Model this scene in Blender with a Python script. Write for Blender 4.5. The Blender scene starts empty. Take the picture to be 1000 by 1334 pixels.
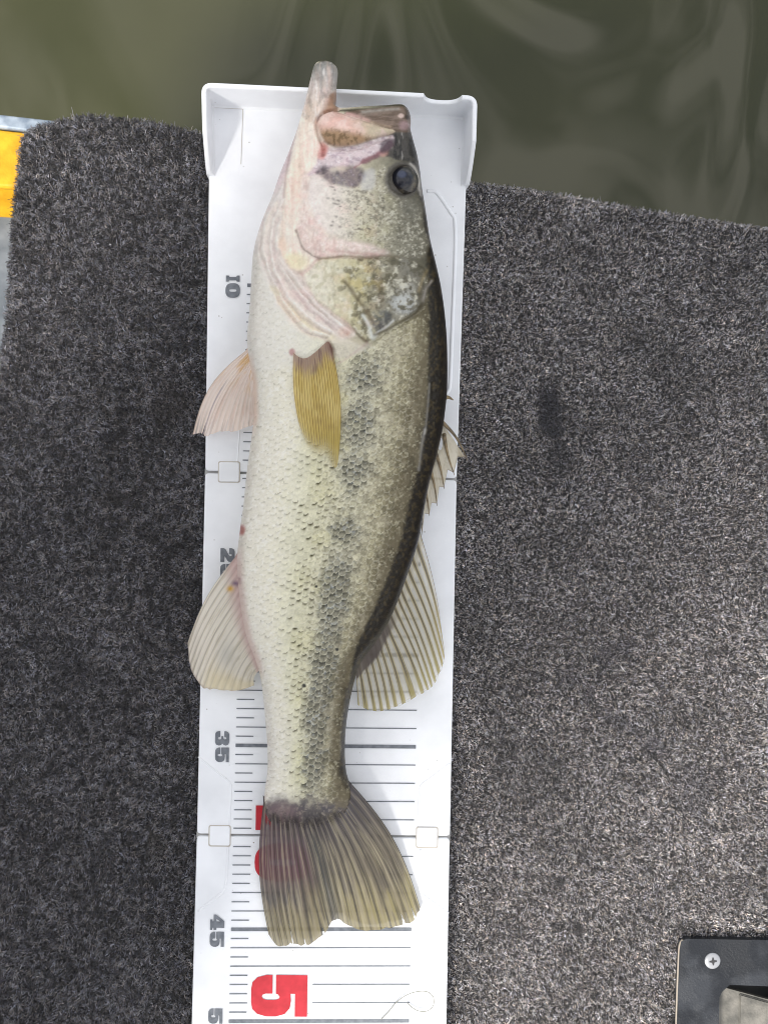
import bpy, bmesh, math
import numpy as np
from mathutils import Vector, Matrix

rng = np.random.default_rng(7)
S = bpy.context.scene
C = S.collection

# ------------------------------------------------------------------ camera
PXM = 0.000427            # metres per photo pixel where the lens axis meets the board
DIST = 0.60               # lens to board
FPX = DIST / PXM
TILT = math.radians(4.4)  # the phone leans a little, its foot point is left of the picture's middle
cam_d = bpy.data.cameras.new('camera')
cam = bpy.data.objects.new('camera', cam_d); C.objects.link(cam)
CAM = np.array([-DIST * math.sin(TILT), 0.0, DIST * math.cos(TILT)])
cam.location = CAM
AX_F = -CAM / np.linalg.norm(CAM)               # forward
AX_U = np.array([0.0, 1.0, 0.0])                # picture up
AX_R = np.cross(AX_F, AX_U)
cam.matrix_world = Matrix(((AX_R[0], AX_U[0], -AX_F[0], CAM[0]), (AX_R[1], AX_U[1], -AX_F[1], CAM[1]),
                           (AX_R[2], AX_U[2], -AX_F[2], CAM[2]), (0, 0, 0, 1)))
cam_d.sensor_fit = 'VERTICAL'; cam_d.sensor_height = 24.0
cam_d.lens = 24.0 * FPX / 1334.0
cam_d.clip_start = 0.01; cam_d.clip_end = 600
S.camera = cam

# ------------------------------------------------------------------ sky, sun, exposure
SUN_EL, SUN_AZ = math.radians(47), math.radians(224.6)      # azimuth counted from +Y (picture up) towards +X
world = bpy.data.worlds.new('World'); S.world = world; world.use_nodes = True
wn, wl = world.node_tree.nodes, world.node_tree.links
bg = wn['Background']; bg.inputs['Strength'].default_value = 0.1
sky = wn.new('ShaderNodeTexSky'); sky.sky_type = 'NISHITA'; sky.sun_disc = False
sky.sun_elevation = SUN_EL; sky.sun_rotation = SUN_AZ
tc = wn.new('ShaderNodeTexCoord')
cn = wn.new('ShaderNodeTexNoise'); cn.inputs['Scale'].default_value = 3.2; cn.inputs['Detail'].default_value = 6
cr = wn.new('ShaderNodeValToRGB')
cr.color_ramp.elements[0].position = 0.42; cr.color_ramp.elements[0].color = (0.30, 0.30, 0.30, 1)
cr.color_ramp.elements[1].position = 0.58; cr.color_ramp.elements[1].color = (1, 1, 1, 1)
mx = wn.new('ShaderNodeMix'); mx.data_type = 'RGBA'
mx.inputs[7].default_value = (11.0, 10.7, 10.4, 1)          # cloud white, in the sky texture's units
wl.new(tc.outputs['Generated'], cn.inputs['Vector']); wl.new(cn.outputs['Fac'], cr.inputs['Fac'])
wl.new(cr.outputs['Color'], mx.inputs[0]); wl.new(sky.outputs['Color'], mx.inputs[6])
wl.new(mx.outputs[2], bg.inputs['Color'])
sun_d = bpy.data.lights.new('sun', 'SUN'); sun_d.energy = 3.6; sun_d.angle = math.radians(11)
sun_d.color = (1.0, 0.95, 0.88)
sun = bpy.data.objects.new('sun', sun_d); C.objects.link(sun)
sdir = Vector((math.sin(SUN_AZ) * math.cos(SUN_EL), math.cos(SUN_AZ) * math.cos(SUN_EL), math.sin(SUN_EL)))
sun.rotation_euler = sdir.to_track_quat('Z', 'Y').to_euler()
S.view_settings.view_transform = 'Standard'; S.view_settings.look = 'None'
S.view_settings.gamma = 1; S.view_settings.use_curve_mapping = False
S.view_settings.exposure = 0.56
S.cycles.filter_width = 1.0

# ------------------------------------------------------------------ measuring helpers
def unproj(px, py, z):
    """point of the plane z that the photograph shows at (px, py)"""
    px = np.asarray(px, float); py = np.asarray(py, float); z = np.asarray(z, float)
    a = (px - 500.0) / FPX; b = (667.0 - py) / FPX
    dx = AX_F[0] + a * AX_R[0]; dy = b; dz = AX_F[2] + a * AX_R[2]
    t = (z - CAM[2]) / dz
    return np.stack(np.broadcast_arrays(CAM[0] + t * dx, CAM[1] + t * dy, z + 0 * t), -1)
def proj(x, y, z):
    X = x - CAM[0]; Y = y - CAM[1]; Z = z - CAM[2]
    d = X * AX_F[0] + Y * AX_F[1] + Z * AX_F[2]
    return 500 + FPX * (X * AX_R[0] + Z * AX_R[2]) / d, 667 - FPX * Y / d
def U(px, py, z=0.0):
    return Vector(unproj(px, py, z))
def lin(c):
    c = np.asarray(c, float) / 255.0
    return np.where(c <= 0.04045, c / 12.92, ((c + 0.055) / 1.055) ** 2.4)
def L4(r, g, b, k=1.0):
    v = lin((r, g, b)) * k
    return (v[0], v[1], v[2], 1)
def sstep(x, a, b):
    t = np.clip((x - a) / (b - a), 0, 1); return t * t * (3 - 2 * t)
def hash2(i, j, seed=0):
    h = (i.astype(np.int64) * 374761393 + j.astype(np.int64) * 668265263 + seed * 1442695041) & 0xFFFFFFFF
    h = ((h ^ (h >> 13)) * 1274126177) & 0xFFFFFFFF
    h = ((h ^ (h >> 16)) * 2246822519) & 0xFFFFFFFF
    return ((h ^ (h >> 15)) & 0xFFFFFF) / float(0xFFFFFF)
def vnoise(x, y, seed=0):
    i = np.floor(x); j = np.floor(y); fx = x - i; fy = y - j
    fx = fx * fx * (3 - 2 * fx); fy = fy * fy * (3 - 2 * fy)
    a = hash2(i, j, seed); b = hash2(i + 1, j, seed); c = hash2(i, j + 1, seed); d = hash2(i + 1, j + 1, seed)
    return (a * (1 - fx) + b * fx) * (1 - fy) + (c * (1 - fx) + d * fx) * fy
def fbm(x, y, seed=0, n=4):
    s = 0; a = 0.5; t = 0
    for k in range(n):
        s = s + a * vnoise(x * 2 ** k + 17.3 * k, y * 2 ** k + 9.1 * k, seed + k); t += a; a *= 0.55
    return s / t
def smooth_poly(pts, n=8, closed=True):
    P = np.asarray(pts, float); m = len(P); out = []
    rngk = range(m) if closed else range(m - 1)
    for k in rngk:
        if closed: p0, p1, p2, p3 = P[k - 1], P[k], P[(k + 1) % m], P[(k + 2) % m]
        else: p0, p1, p2, p3 = P[max(k - 1, 0)], P[k], P[k + 1], P[min(k + 2, m - 1)]
        for t in np.arange(n) / n:
            out.append(0.5 * (2 * p1 + (p2 - p0) * t + (2 * p0 - 5 * p1 + 4 * p2 - p3) * t ** 2 + (3 * p1 - p0 - 3 * p2 + p3) * t ** 3))
    if not closed: out.append(P[-1])
    return np.array(out)
def dist_line(x, y, pts, closed=False):
    P = np.asarray(pts, float); best = np.full(x.shape, 1e18)
    m = len(P)
    for k in range(m if closed else m - 1):
        a = P[k]; b = P[(k + 1) % m]; d = b - a; l2 = d @ d + 1e-12
        t = np.clip(((x - a[0]) * d[0] + (y - a[1]) * d[1]) / l2, 0, 1)
        best = np.minimum(best, (x - a[0] - t * d[0]) ** 2 + (y - a[1] - t * d[1]) ** 2)
    return np.sqrt(best)
def inside(x, y, pts):
    P = np.asarray(pts, float); r = np.zeros(x.shape, bool); m = len(P)
    for k in range(m):
        x1, y1 = P[k]; x2, y2 = P[(k + 1) % m]
        if y1 == y2: continue
        c = ((y1 > y) != (y2 > y)) & (x < (x2 - x1) * (y - y1) / (y2 - y1) + x1)
        r ^= c
    return r
def sdf(x, y, pts):
    d = dist_line(x, y, pts, True)
    return np.where(inside(x, y, pts), d, -d)

# ------------------------------------------------------------------ object helpers
def link(o, parent=None):
    C.objects.link(o)
    if parent is not None: o.parent = parent
    return o
def tag(o, label=None, cat=None, group=None, kind=None):
    if label: o['label'] = label
    if cat: o['category'] = cat
    if group: o['group'] = group
    if kind: o['kind'] = kind
    return o
def empty(name, loc=(0, 0, 0)):
    o = bpy.data.objects.new(name, None); o.location = loc; o.empty_display_size = 0.02
    return link(o)
def obj(name, mesh, mat, parent=None, smooth=False):
    o = bpy.data.objects.new(name, mesh)
    if mat: mesh.materials.append(mat)
    if smooth: mesh.polygons.foreach_set('use_smooth', np.ones(len(mesh.polygons), bool))
    link(o, parent)
    if parent is not None:
        w = Vector(parent.location)
        if parent.parent is not None: w = w + Vector(parent.parent.location)
        o.location = -w
    return o
def mesh_np(name, V, F, col=None, extra=None, smooth=True):
    """V (n,3), F (m,4) or (m,3)"""
    me = bpy.data.meshes.new(name); V = np.asarray(V, np.float32); F = np.asarray(F, np.int32)
    me.vertices.add(len(V)); me.vertices.foreach_set('co', V.ravel())
    k = F.shape[1]
    me.loops.add(F.size); me.loops.foreach_set('vertex_index', F.ravel())
    me.polygons.add(len(F)); me.polygons.foreach_set('loop_start', np.arange(0, F.size, k, dtype=np.int32))
    me.polygons.foreach_set('use_smooth', np.full(len(F), smooth))
    me.update(calc_edges=True); me.validate()
    if col is not None:
        a = me.color_attributes.new('Col', 'FLOAT_COLOR', 'POINT')
        c = np.ones((len(V), 4), np.float32); c[:, :col.shape[1]] = col
        a.data.foreach_set('color', c.ravel())
    return me
def bm_mesh(name, bm):
    bmesh.ops.recalc_face_normals(bm, faces=bm.faces)
    me = bpy.data.meshes.new(name); bm.to_mesh(me); bm.free(); return me
def prism(poly3, depth, bevel=0.0, seg=2):
    """closed slab whose top outline is poly3 (list of Vector), depth downwards"""
    bm = bmesh.new()
    vs = [bm.verts.new(p) for p in poly3]
    f = bm.faces.new(vs)
    if f.normal.z < 0: f.normal_flip()
    bm.normal_update()
    r = bmesh.ops.extrude_face_region(bm, geom=[f])
    for v in [g for g in r['geom'] if isinstance(g, bmesh.types.BMVert)]: v.co.z -= depth
    if bevel:
        top = max(v.co.z for v in bm.verts)
        ed = [e for e in bm.edges if all(abs(v.co.z - top) < 1e-6 for v in e.verts)]
        bmesh.ops.bevel(bm, geom=ed, offset=bevel, segments=seg, profile=0.5, affect='EDGES')
    return bm
def tube(bm, pts, rad, n=8, cap=True, flat=1.0):
    pts = [Vector(p) for p in pts]; m = len(pts)
    rad = [float(rad)] * m if np.isscalar(rad) else [float(q) for q in rad]
    rings = []
    for k, p in enumerate(pts):
        t = (pts[min(k + 1, m - 1)] - pts[max(k - 1, 0)]).normalized()
        u = t.cross(Vector((0, 0, 1)))
        if u.length < 1e-4: u = Vector((1, 0, 0))
        u.normalize(); w = u.cross(t)
        rings.append([bm.verts.new(p + rad[k] * (math.cos(a) * u + flat * math.sin(a) * w)) for a in [2 * math.pi * q / n for q in range(n)]])
    for k in range(m - 1):
        for q in range(n):
            bm.faces.new((rings[k][q], rings[k][(q + 1) % n], rings[k + 1][(q + 1) % n], rings[k + 1][q]))
    if cap:
        bm.faces.new(rings[0][::-1]); bm.faces.new(rings[-1])

# ------------------------------------------------------------------ materials
def mat(name, col, rough=0.5, spec=0.5, metal=0.0, coat=0.0, coat_r=0.1):
    m = bpy.data.materials.new(name); m.use_nodes = True
    b = m.node_tree.nodes['Principled BSDF']
    b.inputs['Base Color'].default_value = col; b.inputs['Roughness'].default_value = rough
    b.inputs['Specular IOR Level'].default_value = spec; b.inputs['Metallic'].default_value = metal
    b.inputs['Coat Weight'].default_value = coat; b.inputs['Coat Roughness'].default_value = coat_r
    return m
def N(m, t, **kw):
    n = m.node_tree.nodes.new(t)
    for k, v in kw.items():
        if k in n.inputs: n.inputs[k].default_value = v
        else: setattr(n, k, v)
    return n
def W(m, a, b): m.node_tree.links.new(a, b)
def P(m): return m.node_tree.nodes['Principled BSDF']
def pos(m):
    g = N(m, 'ShaderNodeNewGeometry'); return g.outputs['Position']
def add_bump(m, scale, dist, detail=4, strength=1.0, vec=None):
    n = N(m, 'ShaderNodeTexNoise', Scale=scale, Detail=detail); W(m, vec or pos(m), n.inputs['Vector'])
    b = N(m, 'ShaderNodeBump', Strength=strength, Distance=dist); W(m, n.outputs['Fac'], b.inputs['Height'])
    W(m, b.outputs['Normal'], P(m).inputs['Normal']); return b
def mottle(m, c1, c2, scale, lo=0.35, hi=0.65, detail=5, target='Base Color'):
    n = N(m, 'ShaderNodeTexNoise', Scale=scale, Detail=detail); W(m, pos(m), n.inputs['Vector'])
    r = N(m, 'ShaderNodeValToRGB'); e = r.color_ramp.elements
    e[0].position = lo; e[0].color = c1; e[1].position = hi; e[1].color = c2
    W(m, n.outputs['Fac'], r.inputs['Fac']); W(m, r.outputs['Color'], P(m).inputs[target]); return r

# white board plastic: faint yellowing, tiny dark specks, scuffs
M_board = mat('board_plastic', (0.8, 0.8, 0.8, 1), 0.38, 0.45)
r1 = mottle(M_board, L4(228, 231, 235), L4(241, 244, 248), 30, 0.34, 0.6, 9)
vo = N(M_board, 'ShaderNodeTexVoronoi', Scale=190.0); W(M_board, pos(M_board), vo.inputs['Vector'])
vr = N(M_board, 'ShaderNodeValToRGB'); vr.color_ramp.elements[0].position = 0.05; vr.color_ramp.elements[0].color = (1, 1, 1, 1)
vr.color_ramp.elements[1].position = 0.09; vr.color_ramp.elements[1].color = (0, 0, 0, 1)
W(M_board, vo.outputs['Distance'], vr.inputs['Fac'])
n2 = N(M_board, 'ShaderNodeTexNoise', Scale=60.0, Detail=3.0); W(M_board, pos(M_board), n2.inputs['Vector'])
n2r = N(M_board, 'ShaderNodeValToRGB'); n2r.color_ramp.elements[0].position = 0.5; n2r.color_ramp.elements[1].position = 0.7
W(M_board, n2.outputs['Fac'], n2r.inputs['Fac'])
mm = N(M_board, 'ShaderNodeMath', operation='MULTIPLY'); W(M_board, vr.outputs['Color'], mm.inputs[0]); W(M_board, n2r.outputs['Color'], mm.inputs[1])
mxb = N(M_board, 'ShaderNodeMix', data_type='RGBA'); W(M_board, mm.outputs[0], mxb.inputs[0])
W(M_board, r1.outputs['Color'], mxb.inputs[6]); mxb.inputs[7].default_value = L4(116, 106, 92)
W(M_board, mxb.outputs[2], P(M_board).inputs['Base Color'])
add_bump(M_board, 900, 0.00006)
M_groove = mat('board_groove', L4(168, 168, 166), 0.7)
M_grime = mat('board_grime', L4(188, 182, 172), 0.8)
M_grey = mat('print_grey', L4(108, 114, 122), 0.6)
mottle(M_grey, L4(98, 104, 112), L4(122, 127, 134), 300)
M_red = mat('print_red', L4(218, 42, 60), 0.55)
mottle(M_red, L4(184, 26, 42), L4(202, 38, 54), 200)
M_line = mat('fishing_line', L4(138, 138, 130), 0.25, 0.5)

# ------------------------------------------------------------------ the setting: water
Mw = mat('lake_water', L4(66, 66, 42), 0.07, 1.0)
P(Mw).inputs['IOR'].default_value = 1.33
mottle(Mw, L4(48, 51, 27), L4(60, 61, 36), 3.5, 0.3, 0.7)
mp = N(Mw, 'ShaderNodeMapping'); mp.inputs['Scale'].default_value = (1.0, 0.75, 1.0); mp.inputs['Rotation'].default_value = (0, 0, 0.5); mp.inputs['Location'].default_value = (0.9, 0.2, 0)
W(Mw, pos(Mw), mp.inputs['Vector'])
wb = add_bump(Mw, 4.2, 0.040, 1, 1.0, mp.outputs['Vector'])
for nd in Mw.node_tree.nodes:
    if nd.type == 'TEX_NOISE' and abs(nd.inputs['Scale'].default_value - 4.2) < .01: nd.inputs['Distortion'].default_value = 0.7
bm = bmesh.new()
bmesh.ops.create_grid(bm, x_segments=40, y_segments=40, size=150)
WATER_Z = -0.34
water = obj('water', bm_mesh('water', bm), Mw); water.location.z = WATER_Z
tag(water, kind='structure')

# ------------------------------------------------------------------ the setting: deck with carpet
DECK_Z = -0.0115
edge_px = [(-75, 1420), (-45, 1000), (-14, 640), (0, 490), (5, 455), (10, 415), (14, 350), (19, 280), (25, 225), (29, 192), (33, 178),
           (46, 168), (72, 160), (110, 153), (150, 155), (200, 161), (240, 170), (270, 177), (340, 190), (430, 206), (520, 222), (606, 238),
           (650, 243), (700, 250), (780, 264), (850, 276), (925, 288), (1000, 299), (1120, 318)]
edge = [U(x, y, DECK_Z) for x, y in edge_px]
ext = (edge[-1] - edge[-3]).normalized()
outline = edge + [edge[-1] + ext * 0.75, Vector((edge[-1].x + ext.x * 0.75, -1.25, DECK_Z)), Vector((edge[0].x - 0.06, -1.25, DECK_Z))]
M_base = mat('carpet_backing', L4(30, 30, 32), 0.95, 0.1)
mottle(M_base, L4(44, 44, 46), L4(80, 79, 79), 900)
add_bump(M_base, 900, 0.0015)
# latch cut-out in the deck
LATCH = dict(x0=884, y0=1221)
dcu = bpy.data.curves.new('deck', 'CURVE'); dcu.dimensions = '2D'; dcu.fill_mode = 'BOTH'; dcu.extrude = 0.015
for loop in (outline, [U(a, b, DECK_Z) for a, b in ((892, 1229), (1054, 1232), (1054, 1414), (886, 1414))]):
    sp = dcu.splines.new('POLY'); sp.points.add(len(loop) - 1); sp.use_cyclic_u = True
    for k, p in enumerate(loop): sp.points[k].co = (p.x, p.y, 0, 1)
tmp = bpy.data.objects.new('tmp', dcu); dme = bpy.data.meshes.new_from_object(tmp); bpy.data.objects.remove(tmp)
dme.transform(Matrix.Translation((0, 0, DECK_Z - 0.015)))
deck = obj('deck', dme, M_base); tag(deck, kind='structure')
M_floor = mat('cockpit_floor', L4(92, 94, 96), 0.6); mottle(M_floor, L4(78, 80, 82), L4(108, 110, 112), 25)
floor = obj('boat_floor', bm_mesh('boat_floor', prism([Vector((-1.35, -0.06, -0.30)), Vector((-0.21, -0.06, -0.30)), Vector((-0.27, -1.25, -0.30)), Vector((-1.35, -1.25, -0.30))], 0.2, 0.004, 2)), M_floor)
tag(floor, kind='structure')
M_hull = mat('hull_paint', L4(120, 122, 124), 0.45, 0.5)
mottle(M_hull, L4(105, 108, 110), L4(135, 137, 139), 40)
cen = sum(outline, Vector()) / len(outline)
hull_top = [Vector((cen.x + (p.x - cen.x) * 0.97, cen.y + (p.y - cen.y) * 0.97, DECK_Z - 0.0305)) for p in outline]
hull = obj('boat_hull', bm_mesh('boat_hull', prism(hull_top, 0.5)), M_hull)
tag(hull, 'grey boat hull side under the carpeted deck, dropping into the water', 'boat')

def carpet_tone(px, py):
    """albedo of the pile: salt and pepper greys, worn and stained patches with a shape of their own"""
    t = 0.62 + 0.5 * (fbm(px / 60, py / 60, 3) - 0.5)
    warm = fbm(px / 140, py / 140, 11)
    return t, warm

M_pile = mat('carpet_pile', (0.1, 0.1, 0.1, 1), 0.85, 0.25)
at = N(M_pile, 'ShaderNodeAttribute', attribute_name='Col'); W(M_pile, at.outputs['Color'], P(M_pile).inputs['Base Color'])
board_poly = [(268, 150), (612, 165), (596, 620), (590, 1100), (584, 1424), (243, 1424), (253, 1090), (264, 616)]
deck_px = np.stack(proj(np.array([p.x for p in outline]), np.array([p.y for p in outline]), np.full(len(outline), DECK_Z)), -1)
def make_pile(n_try, seed, rim=False, far=False):
    r = np.random.default_rng(seed)
    if not rim:
        px = r.uniform(-25, 1030, n_try); py = r.uniform(140, 1360, n_try)
        if far: px = r.uniform(-150, 1700, n_try); py = r.uniform(140, 2000, n_try)
        ok = inside(px, py, deck_px)
        if far: ok &= ~((px > -25) & (px < 1030) & (py < 1360))
        sd_b = sdf(px, py, board_poly)
        ok &= sd_b < 9
        ok &= ~((px > LATCH['x0'] + 1) & (py > LATCH['y0'] + 1) & (px < 1062) & (py < 1422))
        px, py = px[ok], py[ok]
    else:
        E = smooth_poly(edge_px, 6, False); seg = np.linalg.norm(np.diff(E, axis=0), axis=1); cum = np.r_[0, np.cumsum(seg)]
        s = r.uniform(0, cum[-1], n_try)
        px = np.interp(s, cum, E[:, 0]); py = np.interp(s, cum, E[:, 1])
        ok = (px > -25) & (px < 1030) & (py < 700); px, py, s = px[ok], py[ok], s[ok]
        tx = np.interp(s + 3, cum, E[:, 0]) - np.interp(s - 3, cum, E[:, 0]); ty = np.interp(s + 3, cum, E[:, 1]) - np.interp(s - 3, cum, E[:, 1])
        l = np.hypot(tx, ty); nx, ny = ty / l, -tx / l        # outward (left of travel)
        inn = r.uniform(-1, 9, len(px)); px = px - nx * inn; py = py - ny * inn
    n = len(px)
    z0 = DECK_Z - 0.0003 + (0 if not rim else -r.uniform(0, 0.004, n))
    B = unproj(px, py, z0)
    east = sstep(px + 60 * (fbm(px / 90, py / 90, 25) - .5), 260, 620)     # right of the board: worn shorter pile; its stronger light is put into the colour
    ln = r.uniform(0.0018, 0.0036, n) * (1.0 if not rim else 1.1) * (1 - 0.25 * east)
    if far: ln = ln * 1.5
    ln = np.where(r.random(n) < (.008 if rim else .001), ln * 2.4, ln)
    # loops lie over each other in clumps
    ang = 2 * math.pi * fbm(px / 11, py / 11, 21, 2) * 2.2 + r.normal(0, 0.9, n)
    dx, dy = np.cos(ang), np.sin(ang)
    if rim:
        k = r.uniform(0.1, 1.0, n); dx = dx * (1 - k * 0.7) + nx * k; dy = dy * (1 - k * 0.7) - ny * k
        l = np.hypot(dx, dy) + 1e-6; dx /= l; dy /= l
    lean = r.uniform(0.5, 1.25, n)                       # radians from upright
    curl = r.normal(0, 2.0, n)
    wid = r.uniform(0.00012, 0.00022, n) * (2.6 if far else 1)
    K = 3
    V = np.zeros((n, K, 2, 3))
    p = B.copy(); a = lean * 0.35; yaw = np.zeros(n)
    for k in range(K):
        cx = dx * np.cos(yaw) - dy * np.sin(yaw); cy = dx * np.sin(yaw) + dy * np.cos(yaw)
        side = np.stack([-cy, cx, 0.35 * np.sin(curl)], -1)
        w = wid * (1.1, 1.1, 0.6)[k]
        V[:, k, 0] = p + side * w[:, None]; V[:, k, 1] = p - side * w[:, None]
        st = ln / (K - 1)
        p = p + np.stack([cx * np.sin(a), cy * np.sin(a), np.cos(a)], -1) * st[:, None]
        a = a + lean * 0.7; yaw = yaw + curl * 0.6
    base = (np.arange(n) * K * 2)[:, None, None]
    k = np.arange(K - 1)[None, :, None] * 2
    F = (base + k + np.array([0, 1, 3, 2])[None, None, :]).reshape(-1, 4)
    # fibre colours
    t = r.random(n)
    g = np.where(t < 0.30, r.uniform(0.05, 0.09, n), np.where(t < 0.90, r.uniform(0.09, 0.17, n), r.uniform(0.18, 0.32, n)))
    cl = fbm(px / 5.5, py / 5.5, 31, 2) * (1 - east) + fbm(px / 3.4, py / 3.4, 33, 2) * east; g = g * (0.45 + 1.1 * sstep(cl, 0.2, 0.8)) * (1.34 + 1.42 * east)  # fibres darker left, brighter right: the light difference is put into their colour
    g = g * (0.62 + 0.76 * fbm(px / 55, py / 55, 41)) * (.86 + .28 * fbm(px / 18, py / 18, 43))
    colr = np.stack([g * 1.0, g * 0.985, g * 0.99], -1)
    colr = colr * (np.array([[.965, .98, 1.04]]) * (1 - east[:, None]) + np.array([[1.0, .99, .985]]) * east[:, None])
    tint = r.random(n)[:, None]
    colr = colr * np.where(tint < 0.25, np.array([[0.94, 0.97, 1.1]]), np.where(tint > 0.72, np.array([[1.1, 1.0, 0.88]]), np.ones((1, 3))))
    def stain(cx, cy, rx, ry, c, k, sd, rot=0.0):
        nonlocal colr
        ux = (px - cx) * math.cos(rot) + (py - cy) * math.sin(rot); uy = -(px - cx) * math.sin(rot) + (py - cy) * math.cos(rot)
        q = np.sqrt((ux / rx) ** 2 + (uy / ry) ** 2) + 0.9 * (fbm(px / 14, py / 14, sd) - 0.5)
        m = (k * (1 - sstep(q, 0.55, 1.1)))[:, None]
        colr = colr * (1 - m) + m * np.array(c)[None] * (0.6 + 0.8 * r.random((n, 1)))
    stain(716, 535, 20, 52, (0.055, 0.058, 0.072), 0.85, 51, -0.1)
    stain(728, 600, 22, 34, (0.075, 0.078, 0.09), 0.55, 52)
    stain(800, 848, 36, 16, (0.09, 0.09, 0.11), 0.6, 53, -0.4)
    stain(745, 880, 20, 14, (0.13, 0.13, 0.15), 0.5, 54)
    stain(768, 905, 8, 20, (0.15, 0.15, 0.17), 0.5, 55)
    stain(805, 940, 30, 16, (0.12, 0.12, 0.14), 0.55, 56, 0.4)
    stain(850, 970, 24, 18, (0.13, 0.13, 0.155), 0.5, 57, 0.5)
    stain(900, 1030, 40, 40, (0.10, 0.10, 0.115), 0.5, 58)
    stain(150, 650, 22, 12, (0.05, 0.048, 0.045), 0.6, 62)
    stain(145, 570, 14, 10, (0.03, 0.03, 0.034), 0.7, 63)
    stain(225, 520, 30, 40, (0.075, 0.066, 0.06), 0.45, 64)
    stain(120, 880, 60, 22, (0.06, 0.06, 0.066), 0.4, 65, .3)
    stain(640, 460, 16, 12, (0.06, 0.06, 0.066), 0.5, 66)
    stain(690, 1000, 70, 36, (0.10, 0.10, 0.105), 0.35, 67, .5)
    stain(870, 480, 60, 30, (0.12, 0.118, 0.115), 0.35, 68, .8)
    stain(205, 1105, 16, 30, (0.11, 0.10, 0.085), 0.4, 59)
    stain(728, 1148, 8, 8, (0.03, 0.03, 0.035), 0.8, 60)
    stain(752, 1210, 8, 10, (0.03, 0.03, 0.035), 0.7, 61)
    col = np.repeat(colr, K * 2, axis=0)
    return V.reshape(-1, 3), F, col
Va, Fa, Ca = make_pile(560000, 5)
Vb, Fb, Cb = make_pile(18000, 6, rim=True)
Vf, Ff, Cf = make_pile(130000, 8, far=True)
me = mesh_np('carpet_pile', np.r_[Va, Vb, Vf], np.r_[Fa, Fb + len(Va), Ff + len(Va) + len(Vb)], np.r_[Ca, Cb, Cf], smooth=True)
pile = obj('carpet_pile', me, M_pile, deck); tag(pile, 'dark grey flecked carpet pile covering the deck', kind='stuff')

# ------------------------------------------------------------------ gunwale at the left edge of the deck
M_alu = mat('bare_aluminium', L4(176, 188, 200), 0.42, 0.5, 0.35)
mottle(M_alu, L4(120, 134, 150), L4(168, 180, 192), 160)
M_yel = mat('yellow_paint', L4(240, 180, 14), 0.5, 0.4)
mottle(M_yel, L4(206, 150, 14), L4(228, 176, 34), 90, 0.35, 0.65)
add_bump(M_yel, 260, 0.0004)
M_gry = mat('grey_panel', L4(120, 128, 136), 0.5, 0.4)
mottle(M_gry, L4(104, 112, 120), L4(136, 143, 150), 70)
gun = empty('gunwale', U(-40, 220, DECK_Z - 0.02))
tag(gun, 'boat gunwale with yellow band and bare metal lip at left end of carpeted deck', 'gunwale')
def slab(name, pts, z, depth, m, bev=0.001):
    return obj(name, bm_mesh(name, prism([U(x, y, z) for x, y in pts], depth, bev, 3)), m, gun)
slab('metal_lip', [(-260, 119), (70, 156.5), (95, 163), (60, 171), (36, 171), (-260, 134)], DECK_Z - 0.003, 0.012, M_alu, 0.0015)
slab('lip_seam', [(-260, 136), (60, 171.5), (60, 176), (-260, 141)], DECK_Z - 0.007, 0.01, mat('seam', L4(120, 116, 108), 0.8), 0.0005)
slab('yellow_band', [(-260, 139), (50, 174), (50, 247), (-260, 229)], DECK_Z - 0.004, 0.02, M_yel, 0.002)
# the band's lower face leans away from the light
bmq = bmesh.new()
q = [U(-260, 226, DECK_Z - 0.0048), U(45, 244.5, DECK_Z - 0.0048), U(45, 284, DECK_Z - 0.03), U(-260, 268, DECK_Z - 0.03)]
q2 = [v - Vector((0, 0, 0.004)) for v in q]
a = [bmq.verts.new(v) for v in q]; b = [bmq.verts.new(v) for v in q2]
bmq.faces.new(a); bmq.faces.new(b[::-1])
for k in range(4): bmq.faces.new((a[k], a[(k + 1) % 4], b[(k + 1) % 4], b[k]))
obj('band_flange', bm_mesh('band_flange', bmq), M_yel, gun)
slab('side_panel', [(-260, 262), (60, 279), (60, 470), (-10, 800), (-260, 800)], DECK_Z - 0.032, 0.02, M_gry, 0.002)

# ------------------------------------------------------------------ measuring board
board = empty('measuring_board', U(430, 1334, -0.01))
tag(board, 'long white folding fish measuring board with end stop, lying on the carpet', 'measuring board')
BT = 0.009
def panel(corners, notch=None):
    """corners tl, tr, br, bl in picture coordinates; rounded corners"""
    P4 = [U(x, y, 0) for x, y in corners]; out = []; rr = 0.0022
    for k in range(4):
        p = P4[k]; a = (P4[k - 1] - p).normalized(); b = (P4[(k + 1) % 4] - p).normalized()
        for t in (0, 0.25, 0.5, 0.75, 1):
            out.append(p + a * rr * (1 - t) ** 2 + b * rr * t ** 2)
    return out
panels = [[(273.5, 137), (610, 149), (594.8, 622.8), (267.4, 613.2)],
          [(267.2, 616.2), (594.6, 625.6), (586, 1089.2), (256.6, 1086.2)],
          [(256.4, 1089.4), (585.6, 1092.2), (580, 1420), (247.4, 1420)]]
pan = []
for c in panels:
    pan.append(obj('board_panel', bm_mesh('board_panel', prism(panel(c), BT, 0.0007, 2)), M_board, board))
# dirt line held in the seams, a little below the surface
for (a, b) in (((267, 614.7), (594.8, 624.2)), ((256.2, 1087.8), (586, 1090.7))):
    pts = [U(a[0], a[1] - 4, -0.0022), U(b[0], b[1] - 4, -0.0022), U(b[0], b[1] + 4, -0.0022), U(a[0], a[1] + 4, -0.0022)]
    obj('seam_strip', bm_mesh('seam_strip', prism(pts, 0.004)), M_groove, board)
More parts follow.
